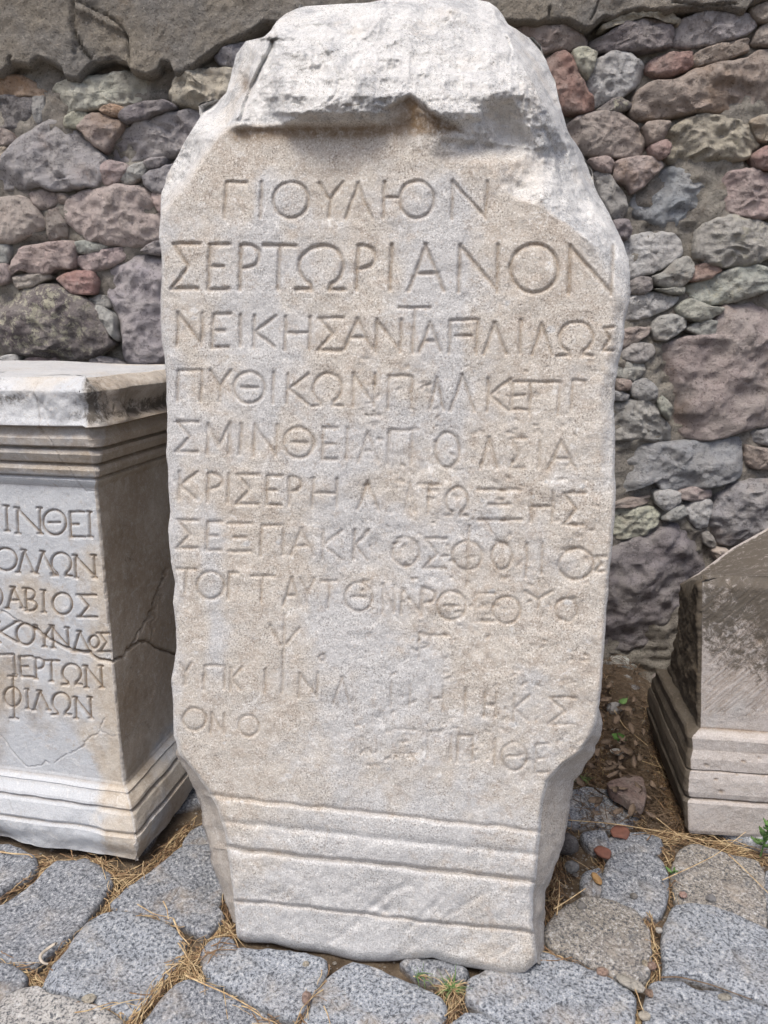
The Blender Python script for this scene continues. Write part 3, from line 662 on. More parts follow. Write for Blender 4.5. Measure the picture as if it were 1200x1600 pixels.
def right_altar():
    cpx = (1068, 1300); D = ground(*cpx)[1]
    z = lambda p, dd=0: zpx(p, D + dd)
    TOP = .675
    pts = [(0, .036), (.012, .040), (z(1252), .040), (z(1249), .037), (z(1247), .026), (z(1244), .035), (z(1236, .0), .038), (z(1212, .01), .036), (z(1203, .01), .032), (z(1200, .01), .022), (z(1197, .02), .030), (z(1180, .02), .030), (z(1165, .03), .023), (z(1148, .03), .026), (z(1141, .04), .022), (z(1136, .04), .006), (z(1128, .06), .0), (TOP, 0)]
    prof = lambda q: np.interp(q, [a for a, _ in pts], [b for _, b in pts])
    zr = np.unique(np.concatenate([np.linspace(0, TOP, 250), [a for a, _ in pts]]))
    cols = np.concatenate([np.linspace(0, .5, 110)[:-1], np.linspace(.5, 1, 30)])
    def feat(px, py, W, A, Nn, Z):
        left = Nn[..., 0] < -.3; front = Nn[..., 1] < -.5; P = W
        dh = fbm(P, 8, 4, 203) * .006 + fbm(P, 50, 3, 204) * .0010
        dh += left * (fbm(P, 22, 5, 205, .6) * .012) * sst(.2, .35, Z)
        dh -= left * .012 * sst(.10, .0, Z) * (1 + fbm(P, 10, 3, 206))
        dh -= sst(TOP - .03, TOP, Z) * .02 * (1 + fbm(P, 14, 3, 207))
        rng = np.random.RandomState(9)
        pk = carve(px, py, [([(x, y), (x + 3, y + 1)], w_, .004) for x, y, w_ in [(1102, 1195, 3.5), (1160, 1190, 3), (1125, 1237, 4), (1117, 1218, 2.5), (1185, 1185, 2), (1186, 1000, 11), (1150, 1210, 2), (1190, 1213, 2)]])
        dh -= pk * front
        streak = carve(px, py, [([(x, y), (x + 40, y - 34)], 1.6, .0012) for x, y in zip(rng.uniform(1095, 1200, 130), rng.uniform(920, 1130, 130))]) * front; dh -= streak
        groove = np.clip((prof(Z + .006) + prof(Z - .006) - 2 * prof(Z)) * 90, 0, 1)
        dirt_shade = np.maximum(groove * .7, np.clip(pk * 180, 0, .8) * front); dirt_shade = np.maximum(dirt_shade, streak * 350)
        shaft = sst(z(1140), z(1120), Z)
        dirt_shade = np.maximum(dirt_shade, left * (.62 + .2 * shaft) * (1 + .4 * fbm(P, 12, 3, 11)))
        tone = .75 + fbm(P, 5, 3, 250) * .4
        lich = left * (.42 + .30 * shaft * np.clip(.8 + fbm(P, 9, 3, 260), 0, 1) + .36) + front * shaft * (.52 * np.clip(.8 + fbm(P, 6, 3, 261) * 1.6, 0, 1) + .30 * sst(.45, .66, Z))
        lich += front * (1 - shaft) * .05
        return dh, dict(dirt_shade=dirt_shade, fresh=front * (1 - shaft) * .12, tone=tone, lichen=lich, top_lichen=.72, top_dirt_shade=.10, top_tone=.6, top_fresh=0)
    def topf(x, y):
        b = np.clip(y / .2, 0, 1)
        return TOP - .006 + .004 * np.sin(x * 14) - b * .085 + b * .42 * np.clip(x, 0, .40)
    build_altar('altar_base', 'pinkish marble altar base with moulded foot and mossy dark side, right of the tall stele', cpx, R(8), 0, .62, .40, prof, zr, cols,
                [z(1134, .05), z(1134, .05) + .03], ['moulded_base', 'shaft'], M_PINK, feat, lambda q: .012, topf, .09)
right_altar()

# ---------------------------------------------------------------- stones from outlines
def chaikin(p, n=2):
    p = np.asarray(p, float)
    for _ in range(n):
        q = np.roll(p, -1, 0); p = np.stack([.87 * p + .13 * q, .13 * p + .87 * q], 1).reshape(-1, 2)
    return p
def resample(p, n):
    d = np.linalg.norm(np.roll(p, -1, 0) - p, axis=1); c = np.concatenate([[0], np.cumsum(d)]); q = np.vstack([p, p[:1]])
    t = np.linspace(0, c[-1], n, endpoint=False)
    return np.stack([np.interp(t, c, q[:, 0]), np.interp(t, c, q[:, 1])], -1)
def area_c(p):
    q = np.roll(p, -1, 0); cr = p[:, 0] * q[:, 1] - q[:, 0] * p[:, 1]; a = cr.sum() / 2
    return a, ((p + q) * cr[:, None]).sum(0) / (6 * a)
def stone(name, poly, O, A, B, N, back, rad, out, seed, rough, mat, col, parent, flatness=.5, cut_amt=.35, crust=0, spacing=.005, origin_at=True, maxseg=120, grow=.0055):
    """a lumpy quarried stone: outline in the (A,B) plane at O, front swelling along N, real depth behind"""
    rng = np.random.RandomState(seed)
    p = chaikin(poly, 1); a, c = area_c(p)
    if a < 0: p = p[::-1]; a = -a
    per = np.linalg.norm(np.roll(p, -1, 0) - p, axis=1).sum()
    n = int(np.clip(per / spacing, 18, maxseg)); p = resample(p, n)
    size = math.sqrt(a)
    rel = p - c; rl = np.linalg.norm(rel, axis=1)
    w3 = np.stack([p[:, 0] * 1., p[:, 1], p[:, 0] * 0 + seed * 3.1], -1)
    p = c + rel * (1 + fbm(w3, 2.2 / size, 3, seed) * .05 + fbm(w3, 7 / size, 3, seed + 1) * .06 * min(1, rough * 1.2))[:, None]
    rel = p - c; rl = np.linalg.norm(rel, axis=1); p = c + rel * (1 + grow / rl)[:, None]; rel = p - c; rl = np.linalg.norm(rel, axis=1)
    rad = min(rad, size * .32)
    m = int(np.clip(size / spacing * .62, 4, 30))
    rs = 1 - (1 - np.linspace(0.06, 1, m)) ** 1.0
    rs = np.concatenate([rs[:-1] ** .95, 1 - np.array([.45, .2, .07]) * min(1, rad / (rl.mean())) * .9, [1.0]]); rs = np.unique(rs)
    sl = rng.normal(0, .10, 2) * (1 - flatness) * 2
    planes = []
    for _ in range(rng.randint(3, 6)):
        an = rng.uniform(0, 6.28); ext = (rel @ np.array([math.cos(an), math.sin(an)])).max()
        planes.append((ext * rng.uniform(*(.80, 1.0) if flatness > .8 else (.45, .95)), an, rng.uniform(.4, 1.4) if flatness < .8 else .5))
    if flatness < .8:
        for _ in range(6):
            an = rng.uniform(0, 6.28); ext = (rel @ np.array([math.cos(an), math.sin(an)])).max()
            planes.append((ext * rng.uniform(-.1, .7), an, rng.uniform(.15, .55)))
    V = []; fmax = max(14., .34 / spacing)
    for r in rs:
        q = c + rel * r; de = (1 - r) * rl
        k = np.clip(de / rad, 0, 1); hr = -rad * (1 - np.sqrt(np.clip(1 - (1 - k) ** 2, 0, 1)))
        d = q - c
        hh = np.full(n, rad * .15) + d @ sl
        for dist, an, g in planes:
            hh = smin(hh, rad * .15 + (dist - (d[:, 0] * math.cos(an) + d[:, 1] * math.sin(an))) * g * cut_amt * 2, rad * .06)
        hh = hh + hr
        P3 = np.stack([q[:, 0], q[:, 1], np.full(n, seed * 1.7)], -1)
        hh += (fbm(P3, 1.6 / size, 2, seed + 5) * .10 * size + fbm(P3, 4.0 / size, max(1, min(4, int(math.log2(fmax * size / 4.0)) + 1)), seed + 6, .6) * .07 * size) * rough
        fa = fbm(P3 + .02 * fbm(P3, 20, 1, 3)[..., None], 3.2 / size + 6, 2, seed + 8); hh += (np.abs(fa) * -.10 + .02) * min(size, .2) * rough
        hh += ridge(P3, 24, 2 if fmax > 50 else 1, seed + 7, .6) * .0042 * rough + (fbm(P3, 62, 1, seed + 4) * .003 * rough if fmax > 60 else 0)
        V.append(np.column_stack([q, out + hh]))
    cen = np.array([[c[0], c[1], V[0][:, 2].mean()]])
    edge = V[-1]
    for f, s_ in ((.22, 1.0), (.5, .985), (1.0, .95)):
        q = c + (edge[:, :2] - c) * s_; zz = edge[:, 2] * (1 - f) + (-back) * f
        P3 = np.column_stack([q, zz + seed]); q = q + (rel / rl[:, None]) * (fbm(P3, 30, 2, seed + 9) * .004 * rough)[:, None]
        V.append(np.column_stack([q, zz]))
    L = np.vstack([cen] + V)
    O = np.asarray(O, float)
    W = O + L[:, :1] * A + L[:, 1:2] * B + L[:, 2:] * N
    org = O + c[0] * A + c[1] * B if origin_at else np.zeros(3)
    tri = np.stack([np.zeros(n, int), 1 + np.arange(n), 1 + (np.arange(n) + 1) % n], -1)
    F = [tri, quads(len(V), n, True, 1, flip=True)]
    if np.dot(np.cross(A, B), N) < 0: F = [f[:, ::-1] for f in F]
    o = obj(name, np_mesh(name, W - org, F), mat, parent)
    pl = np.array(parent.location) if parent else np.zeros(3)
    o.location = tuple(org - pl); o.color = (*col, 1); o['crust'] = float(crust)
    return o

def voronoi_fill(traced, region, spacing, aniso, rng, gap, clear, jit=.42):
    """cells that fill what the traced outlines leave open"""
    blk = []
    for p in traced:
        p = np.asarray(p); q = resample(chaikin(p, 1), max(8, int(np.linalg.norm(np.roll(p, -1, 0) - p, axis=1).sum() / (spacing[0] * .22))))
        a, c = area_c(q)
        for s_ in (.93, .6, .25): blk.append(c + (q - c) * s_)
    S = np.array([1, aniso])
    blk = (np.vstack(blk) if blk else np.zeros((0, 2))) * S
    seeds = []
    x0, x1, y0, y1 = region; j = 0; y = y0
    while y < y1:
        x = x0 + (j % 2) * spacing[0] * .5
        while x < x1:
            s = np.array([x + rng.uniform(-jit, jit) * spacing[0], y + rng.uniform(-jit, jit) * spacing[1]]) * S
            if not len(blk) or np.min(((blk - s) ** 2).sum(1)) > clear ** 2: seeds.append(s)
            x += spacing[0]
        y += spacing[1]; j += 1
    allp = np.vstack([np.array(seeds), blk]); out = []
    for i, s in enumerate(seeds):
        m = spacing[0] * 1.2
        poly = [s + (-m, -m), s + (m, -m), s + (m, m), s + (-m, m)]
        d = ((allp - s) ** 2).sum(1); nb = np.argsort(d)[1:60]
        for k in nb:
            if d[k] > (2.9 * m) ** 2: break
            o_ = allp[k]; nrm_ = o_ - s; L = math.sqrt(d[k]); nrm_ = nrm_ / L; lim = (L / 2 - gap / 2 if k < len(seeds) else L / 2 - gap * .4)
            new = []
            for a, b in zip(poly, poly[1:] + poly[:1]):
                da, db = np.dot(a - s, nrm_) - lim, np.dot(b - s, nrm_) - lim
                if da <= 0: new.append(a)
                if (da < 0) != (db < 0): new.append(a + (b - a) * (da / (da - db)))
            poly = new
            if len(poly) < 3: break
        if len(poly) >= 3:
            P = np.array(poly) / S
            if abs(area_c(P)[0]) > (spacing[0] * spacing[1]) * .07: out.append(P)
    return out

# ---------------------------------------------------------------- rubble wall
YW = 2.40
C_ = {'pu': (.275,.26,.262), 'gy': (.31,.305,.305), 'bl': (.235,.24,.255), 'pk': (.32,.265,.25), 'br': (.25,.21,.185), 'rd': (.27,.175,.155),
      'wh': (.54,.53,.50), 'gn': (.40,.40,.33), 'or': (.33,.215,.14), 'dk': (.13,.12,.125), 'bg': (.37,.335,.28), 'gg': (.28,.285,.265), 'bp': (.21,.19,.195)}
TR = []
def crop(ox, oy, s, lst):
    for col, *pts in lst:
        TR.append((col, [(ox + x / s, oy + y / s) for x, y in pts]))
crop(0, 0, 2.857, [
 ('or',(-60,350),(0,335),(50,320),(110,345),(160,370),(195,400),(180,425),(80,418),(-60,420)),
 ('dk',(-80,425),(60,420),(135,425),(140,450),(150,550),(130,575),(-80,570)),
 ('bl',(138,430),(185,425),(185,500),(178,540),(150,550),(140,500)),
 ('gn',(185,520),(185,440),(205,380),(250,355),(400,330),(570,302),(640,340),(740,340),(738,410),(720,435),(600,450),(400,485),(260,510)),
 ('bg',(742,420),(760,355),(800,330),(880,305),(1060,305),(1080,400),(960,465),(870,472),(790,465)),
 ('bl',(950,250),(1000,220),(1090,185),(1120,250),(1060,300),(990,285)),
 ('or',(435,485),(480,472),(550,478),(555,500),(530,520),(470,505)),
 ('dk',(533,525),(570,480),(650,460),(740,450),(790,480),(740,500),(680,510),(620,540),(560,550)),
 ('gn',(278,520),(330,497),(375,500),(385,525),(350,560),(285,562)),
 ('pk',(345,570),(400,510),(470,510),(545,550),(545,575),(500,610),(460,670),(420,645),(380,600)),
 ('pu',(-40,740),(20,690),(60,640),(130,570),(200,535),(270,530),(330,570),(390,620),(450,680),(465,720),(460,790),(420,830),(360,840),(230,840),(180,825),(100,845),(-40,850)),
 ('gy',(465,710),(480,660),(520,600),(560,560),(650,530),(760,500),(850,475),(960,475),(900,600),(850,660),(740,690),(660,705),(560,725),(500,718)),
 ('pk',(450,740),(480,720),(560,735),(568,760),(530,800),(500,830),(465,820),(450,780)),
 ('gg',(540,800),(590,740),(640,718),(662,735),(640,770),(600,815),(560,825)),
 ('bl',(640,790),(670,760),(720,745),(800,735),(780,840),(720,860),(680,850),(645,825)),
 ('br',(-40,570),(40,585),(60,620),(40,645),(-40,640)), ('bg',(-30,655),(25,655),(10,700),(-30,705)),
 ('pu',(640,720),(740,700),(720,735),(665,750))])
crop(0, 280, 4.286, [
 ('pk',(-60,130),(110,110),(180,130),(230,190),(300,290),(300,315),(240,345),(140,385),(60,430),(-60,430)),
 ('pk',(185,90),(300,62),(360,95),(385,140),(340,175),(260,195),(215,150)),
 ('br',(370,92),(440,105),(455,128),(395,160)),
 ('br',(310,250),(330,200),(390,190),(405,250),(435,310),(435,385),(390,375),(335,410),(310,380)),
 ('pk',(405,215),(420,150),(500,85),(620,70),(770,40),(930,50),(1000,100),(1050,200),(1110,250),(1095,400),(980,445),(880,445),(700,430),(600,420),(540,370),(440,290)),
 ('pk',(1010,90),(1130,90),(1130,235),(1060,210),(1010,110)),
 ('pk',(65,600),(90,540),(160,460),(280,440),(420,415),(490,410),(490,480),(475,600),(420,600),(370,590),(320,620),(240,630),(130,600),(80,645)),
 ('gg',(500,420),(560,415),(640,430),(720,445),(640,480),(520,490),(495,470)),
 ('pk',(485,520),(560,500),(680,475),(800,450),(830,480),(830,530),(740,570),(620,605),(580,615),(500,570)),
 ('bp',(950,480),(1020,430),(1140,415),(1140,500),(1010,500)),
 ('pk',(-50,590),(50,570),(65,640),(50,680),(-50,705)),
 ('bg',(90,650),(160,640),(320,635),(325,665),(230,700),(130,730),(80,715)),
 ('rd',(390,670),(440,640),(520,620),(610,620),(640,680),(620,770),(540,760),(500,770),(440,710)),
 ('gg',(-60,450),(60,440),(50,560),(-60,570)),
 ('DK',(-80,750),(100,740),(280,720),(430,730),(470,780),(560,800),(640,870),(700,960),(740,1050),(770,1110),(700,1170),(600,1210),(480,1225),(380,1190),(180,1180),(60,1165),(-80,1180)),
 ('gg',(620,850),(690,860),(750,920),(760,1000),(790,1060),(770,1080),(700,980),(660,910)),
 ('gg',(570,795),(690,780),(725,850),(700,858),(610,845)),
 ('pu',(680,690),(720,590),(830,560),(900,510),(1010,505),(1120,520),(1140,1240),(950,1255),(830,1230),(800,1180),(805,1080),(780,950),(740,860),(690,780)),
 ('wh',(-30,1215),(70,1180),(110,1180),(135,1235),(60,1262),(-30,1262)),
 ('pk',(145,1200),(280,1190),(330,1185),(375,1215),(280,1250),(160,1255)),
 ('gy',(590,1210),(640,1190),(760,1210),(820,1245),(600,1255))])
crop(780, 0, 2.857, [
 ('br',(60,120),(200,100),(300,105),(370,135),(405,165),(395,200),(330,215),(260,210),(195,230),(100,200)),
 ('bp',(415,160),(500,140),(560,100),(640,80),(740,80),(790,115),(780,200),(700,215),(560,222),(440,220),(415,190)),
 ('bg',(460,110),(540,75),(650,58),(780,55),(815,85),(800,112),(760,80),(640,76),(540,95),(475,135)),
 ('gy',(785,185),(800,130),(830,75),(900,50),(960,40),(1040,65),(1120,50),(1165,95),(1140,130),(1080,160),(980,180),(870,200),(800,200)),
 ('br',(1130,30),(1180,15),(1260,20),(1260,80),(1170,90),(1130,50)), ('br',(1140,190),(1170,130),(1210,90),(1270,90),(1270,195)),
 ('rd',(215,260),(250,225),(300,222),(340,270),(355,330),(390,380),(425,450),(425,480),(370,495),(290,490),(240,430),(200,330)),
 ('wh',(400,350),(410,300),(440,260),(510,228),(590,240),(650,275),(672,310),(655,350),(600,390),(540,430),(480,445),(440,465),(410,410)),
 ('bg',(330,225),(380,212),(435,235),(420,290),(395,350),(355,300)),
 ('dW',(450,480),(500,450),(545,430),(600,460),(570,485),(490,495)),
 ('rd',(662,290),(700,250),(780,235),(870,220),(880,275),(850,305),(760,330),(710,335),(675,310)),
 ('br',(870,270),(900,220),(980,200),(1050,180),(1120,165),(1125,220),(1060,245),(960,275),(890,290)),
 ('br',(600,430),(625,390),(680,360),(790,350),(870,310),(1000,285),(1100,260),(1170,210),(1280,200),(1280,470),(1100,515),(1000,495),(900,495),(760,520),(650,530),(600,500)),
 ('br',(300,560),(370,505),(460,490),(560,505),(620,550),(665,620),(665,660),(640,695),(560,700),(450,690),(390,675),(330,640)),
 ('bg',(740,640),(780,560),(860,520),(960,510),(1080,520),(1120,545),(1140,600),(1180,640),(1130,700),(1050,720),(960,710),(860,730),(770,715)),
 ('bg',(1125,540),(1170,515),(1260,515),(1260,620),(1170,620)),
 ('rd',(680,650),(740,630),(760,650),(750,690),(715,710),(690,690)),
 ('br',(650,550),(770,540),(735,615),(680,640)),
 ('pk',(410,705),(480,700),(515,720),(500,770),(450,750)),
 ('pk',(525,720),(620,700),(690,695),(745,735),(680,790),(640,830),(600,858),(580,820),(520,800)),
 ('pu',(435,760),(490,760),(530,820),(575,880),(575,930),(550,975),(520,985),(470,900)),
 ('bl',(590,910),(640,840),(700,770),(780,735),(860,745),(940,790),(985,850),(970,940),(900,975),(840,990),(780,1020),(700,990),(620,960)),
 ('pk',(970,810),(1040,765),(1120,755),(1260,770),(1260,970),(1130,970),(1040,945),(990,900)),
 ('rd',(1140,700),(1170,665),(1240,650),(1240,755),(1165,745))])
crop(900, 330, 3.556, [
 ('bp',(215,50),(290,50),(305,110),(290,150),(240,140)),
 ('wh',(265,160),(330,125),(440,110),(570,120),(600,160),(605,230),(560,280),(480,320),(400,350),(290,380)),
 ('GG',(685,100),(760,50),(850,20),(890,10),(960,40),(1140,70),(1140,240),(1000,290),(900,300),(800,300),(720,280),(680,240)),
 ('gg',(430,360),(500,340),(560,280),(620,250),(665,290),(640,370),(580,420),(500,420),(450,400)),
 ('rd',(640,370),(690,300),(760,290),(825,325),(760,365),(660,390)),
 ('GG',(625,410),(700,380),(800,350),(880,320),(980,300),(1140,320),(1140,420),(960,480),(860,510),(760,520),(690,500),(630,440)),
 ('bp',(295,400),(360,370),(420,375),(420,430),(370,460),(300,450)), ('gg',(440,430),(560,430),(610,420),(600,460),(500,450)),
 ('wh',(270,490),(380,455),(470,450),(590,475),(560,520),(480,560),(380,590),(270,610)),
 ('gg',(565,550),(590,510),(650,490),(720,530),(820,535),(800,570),(740,600),(660,605),(600,585)),
 ('gy',(435,640),(470,590),(550,580),(620,600),(620,640),(560,680),(500,715),(440,710)),
 ('gg',(620,655),(700,610),(780,610),(800,640),(765,685),(690,690)),
 ('pk',(255,665),(350,650),(430,645),(400,690),(330,730),(255,770)),
 ('pu',(265,780),(330,735),(430,740),(440,790),(390,830),(330,840),(270,820)),
 ('gy',(230,840),(320,830),(380,850),(385,890),(340,940),(300,940),(230,920)), ('br',(230,935),(300,945),(290,990),(230,990)),
 ('bl',(310,960),(390,930),(450,985),(450,1030),(380,1050),(320,1030)), ('bl',(215,1000),(290,1020),(280,1045),(215,1050)),
 ('gg',(455,1060),(490,1030),(530,1090),(525,1170),(480,1120)),
 ('gg',(205,1080),(300,1050),(430,1050),(470,1110),(540,1200),(560,1285),(480,1285),(380,1270),(205,1280)),
 ('PU',(440,790),(480,740),(560,700),(640,700),(770,695),(790,600),(840,540),(960,500),(1180,475),(1180,1180),(960,1215),(850,1250),(720,1260),(600,1260),(550,1210),(530,1150),(545,1080),(480,1030),(440,960),(410,850)),
 ('bl',(200,1340),(330,1310),(560,1292),(760,1270),(920,1260),(940,1300),(940,1480),(850,1510),(740,1535),(600,1550),(490,1560),(460,1500),(380,1530),(250,1590),(200,1590)),
 ('bl',(1000,1230),(1180,1215),(1180,1310),(1010,1290)), ('br',(955,1300),(1020,1320),(1180,1345),(1180,1420),(1000,1430),(955,1400))])
crop(900, 700, 2.667, [
 ('pk',(140,240),(240,215),(320,205),(310,235),(230,248),(140,256)),
 ('wh',(330,190),(380,178),(435,190),(435,225),(380,265),(345,235)), ('pk',(435,185),(500,168),(565,175),(565,205),(500,220),(445,215)),
 ('gn',(140,265),(240,252),(330,252),(355,280),(355,315),(300,345),(300,365),(220,385),(140,405)),
 ('gy',(365,298),(400,255),(450,242),(462,280),(400,302)), ('wh',(462,260),(490,230),(550,210),(570,235),(555,290),(550,330),(510,335),(480,300)),
 ('bl',(560,340),(570,270),(600,210),(680,150),(760,130),(880,130),(880,340),(760,420),(640,410),(590,395)),
 ('bp',(130,430),(220,390),(310,370),(400,320),(460,290),(500,330),(530,370),(570,450),(560,560),(480,760),(430,830),(320,855),(230,870),(110,890),(110,650)),
 ('gg',(530,360),(560,355),(590,405),(570,420),(545,400)), ('bg',(575,430),(630,425),(640,455),(600,470)),
 ('gg',(600,460),(800,440),(880,700),(700,860),(560,860),(520,760))])
wall = empty('stone_wall', (0, YW, 0))
tag(wall, 'rubble wall of purple, grey and pinkish fieldstones with crumbling cement render along its top', 'wall')
AX, BZ, NY = np.array([1., 0, 0]), np.array([0, 0, 1.]), np.array([0, -1., 0])
polysW = []
rngw = np.random.RandomState(11)
for k, (col, pts) in enumerate(TR):
    P = on_wall(np.array([p[0] for p in pts]), np.array([p[1] for p in pts]), YW - .03)[:, [0, 2]]
    polysW.append(P)
    crust = {'DK': 1., 'GG': .6, 'dW': 1., 'gn': .25, 'PU': 0}.get(col, 0)
    cc = C_[{'DK': 'dk', 'GG': 'gg', 'PU': 'pu', 'dW': 'dk'}.get(col, col)]
    if col == 'PU': cc = (.275, .24, .24)
    jj_ = rngw.uniform(1.35, 1.85)
    sz = math.sqrt(abs(area_c(P)[0]))
    stone('stone', P, (0, YW, 0), AX, BZ, NY, .10, min(.020, .006 + sz * .07), .030 + rngw.uniform(-.012, .016) + min(.02, sz * .06), 100 + k, .9 if col != 'bg' else 1.4,
          M_RUBBLE, tuple(min(.62, c * jj_ * rngw.uniform(.96, 1.04)) for c in cc), wall, crust=crust)
fill = voronoi_fill(polysW, (-2.3, 2.3, -.02, 2.12), (.21, .125), 1.45, rngw, .022, .062)
names = ['pu', 'gy', 'bl', 'pk', 'br', 'gg', 'bp', 'pk', 'bg', 'pu', 'rd', 'wh']
nfill = 0
for k, P in enumerate(fill):
    a, c = area_c(P)
    if nfill > 165: break
    cc = C_[names[rngw.randint(len(names))]]; nfill += 1
    stone('stone', P, (0, YW, 0), AX, BZ, NY, .10, .03, .014 + rngw.uniform(-.02, .01), 900 + k, .9, M_RUBBLE, tuple(v * (1.3 + rngw.uniform(-.1, .1)) for v in cc), wall, spacing=.014, maxseg=44)
# mortar core behind the stones
xs = np.linspace(-2.6, 2.6, 420); zs = np.linspace(-.1, 2.75, 240)
G = np.stack(np.meshgrid(xs, zs), -1); P3 = np.stack([G[..., 0], G[..., 1], G[..., 0] * 0], -1)
y = .002 - .045 * fbm(P3, 5, 3, 301) - .018 * ridge(P3, 26, 4, 302)
fr = np.stack([G[..., 0], y, G[..., 1]], -1)
bkp = fr.copy(); bkp[..., 1] = .45
nR, nC = G.shape[:2]; nV = nR * nC
Fm = [quads(nR, nC), quads(nR, nC, base=nV, flip=True)]
def skirt(idx): return np.stack([idx[:-1], idx[1:], idx[1:] + nV, idx[:-1] + nV], -1)
g = np.arange(nV).reshape(nR, nC)
Fm += [skirt(g[0])[:, ::-1], skirt(g[-1]), skirt(g[:, 0]), skirt(g[:, -1])[:, ::-1]]
obj('mortar_core', np_mesh('mortar_core', np.concatenate([fr.reshape(-1, 3), bkp.reshape(-1, 3)]), Fm), M_MORTAR, wall)
# cement render along the top, ragged lower edge
lowp = [(-400,118),(0,116),(14,105),(21,102),(45,102),(60,93),(80,100),(101,112),(101,124),(122,126),(130,112),(147,95),(171,91),(198,101),(206,116),(228,122),(245,116),(252,102),(266,101),(273,116),(300,110),(311,95),(336,80),(371,63),(420,36),(520,60),(620,50),(700,48),(790,36),(815,38),(850,35),(885,35),(909,46),(927,42),(945,32),(976,23),(1025,19),(1067,17),(1130,11),(1165,18),(1175,5),(1200,-2),(1700,-20)]
nc_ = 620; nr_ = 90
pxs = np.linspace(-420, 1650, nc_); low = np.interp(pxs, [a for a, _ in lowp], [b for _, b in lowp]) + 5 * fbm(np.stack([pxs * .05, pxs * 0, pxs * 0], -1), 1, 4, 66)
pl_ = on_wall(pxs, low, YW - .05); tt = np.linspace(0, 1, nr_) ** 1.4
XX = np.repeat(pl_[:, 0][None], nr_, 0); zl = pl_[:, 2][None] + 0 * XX; ZZ = zl + (2.76 - zl) * tt[:, None]
P3 = np.stack([XX, ZZ, XX * 0], -1)
ed = ZZ - zl
o_ = .054 + .008 * fbm(P3, 4, 3, 311) + .006 * fbm(P3, 20, 3, 312, .6) + .0028 * fbm(P3, 70, 1, 313)
o_ -= .022 * np.clip(1 - ed / .012, 0, 1) ** 2; o_ += ridge(P3, 45, 2, 315, .6) * .0016 
ppx, ppy = project(np.stack([XX, YW - o_, ZZ], -1))
crk = carve(ppx + 2 * fbm(P3, 40, 2, 9), ppy, [([(112, 0), (113, 45), (120, 65), (130, 80), (140, 92)], 3, .022), ([(120, 0), (150, 15), (178, 30), (195, 48), (200, 75), (201, 100)], 2.4, .016), ([(15, 88), (13, 100), (22, 108)], 2.5, .02),
        ([(860, 10), (858, 30)], 2, .015), ([(935, 0), (932, 14), (925, 30)], 2, .015), ([(1050, 2), (1100, 8), (1150, 5)], 2, .012)])
slab = ((ppx > 114) & (ppx < 200) & (ppy > 12 + (ppx - 114) * .5) & (ppy < 92)) * -.010
o_ = o_ - crk + slab
band = np.stack([XX, -o_, ZZ], -1)
under = band[0].copy(); under[:, 1] = .02; u2 = band[0].copy(); u2[:, 1] = -.012; u2[:, 2] += .002
Vb = np.concatenate([under, u2, band.reshape(-1, 3)], 0)
obj('cement_render', np_mesh('cement_render', Vb, quads(nr_ + 2, nc_)), M_RENDER, wall)

# ---------------------------------------------------------------- ground sheet and cobbles
xs = np.concatenate([np.linspace(-20, -2.2, 12)[:-1], np.linspace(-2.2, 2.2, 330), np.linspace(2.2, 20, 12)[1:]])
ys = np.concatenate([np.linspace(-20, .3, 12)[:-1], np.linspace(.3, 2.5, 190), np.linspace(2.5, 20, 10)[1:]])
G = np.stack(np.meshgrid(xs, ys), -1); P3 = np.stack([G[..., 0], G[..., 1], G[..., 0] * 0], -1)
loc = (np.abs(G[..., 0]) < 2.2) & (G[..., 1] < 2.6) & (G[..., 1] > .3)
def ground_h(x, y):
    P = np.stack([x, y, x * 0], -1)
    m = .075 * sst(1.98, 2.40, y) * sst(.35, .62, x) * sst(1.0, .8, x) + .05 * sst(2.1, 2.4, y)
    return -.030 + m + fbm(P, 14, 4, 401) * .008
zg = ground_h(G[..., 0], G[..., 1]); zg = np.where(loc, zg, -.03)
ob = obj('ground', np_mesh('ground', np.concatenate([G, zg[..., None]], -1).reshape(-1, 3), quads(len(ys), len(xs))), M_SOIL)
tag(ob, kind='structure')
CB = []
def cob(ox, oy, s, lst):
    for col, *pts in lst: CB.append((col, [(ox + x / s, oy + y / s) for x, y in pts]))
cob(0, 1280, 3, [
 ('g',(-80,130),(60,145),(150,185),(165,225),(130,262),(60,290),(0,330),(-80,350)),
 ('g',(-60,470),(0,430),(60,390),(150,330),(210,260),(280,200),(380,190),(440,210),(500,260),(505,310),(470,370),(420,430),(380,480),(310,550),(220,620),(180,665),(110,675),(0,640),(-60,620)),
 ('g',(535,400),(600,345),(680,280),(760,230),(820,150),(880,135),(1010,140),(1040,280),(1010,400),(1040,440),(960,525),(910,515),(850,475),(700,440),(620,430)),
 ('l',(210,770),(250,695),(330,595),(400,505),(470,452),(560,440),(680,468),(800,500),(850,560),(850,620),(790,700),(720,800),(640,890),(600,915),(520,880),(400,830),(300,815),(215,800)),
 ('c',(-60,950),(0,900),(40,830),(110,795),(180,810),(250,850),(400,890),(560,935),(590,990),(560,1080),(-60,1080)),
 ('g',(-60,700),(50,710),(110,750),(90,790),(30,830),(-60,860)),
 ('g',(870,105),(900,60),(960,30),(1000,40),(1010,130),(900,132)),
 ('g',(690,960),(740,890),(830,790),(880,765),(980,790),(1080,840),(1210,905),(1275,960),(1270,1080),(640,1080)),
 ('g',(955,620),(1000,572),(1075,560),(1090,600),(1010,640),(965,660))])
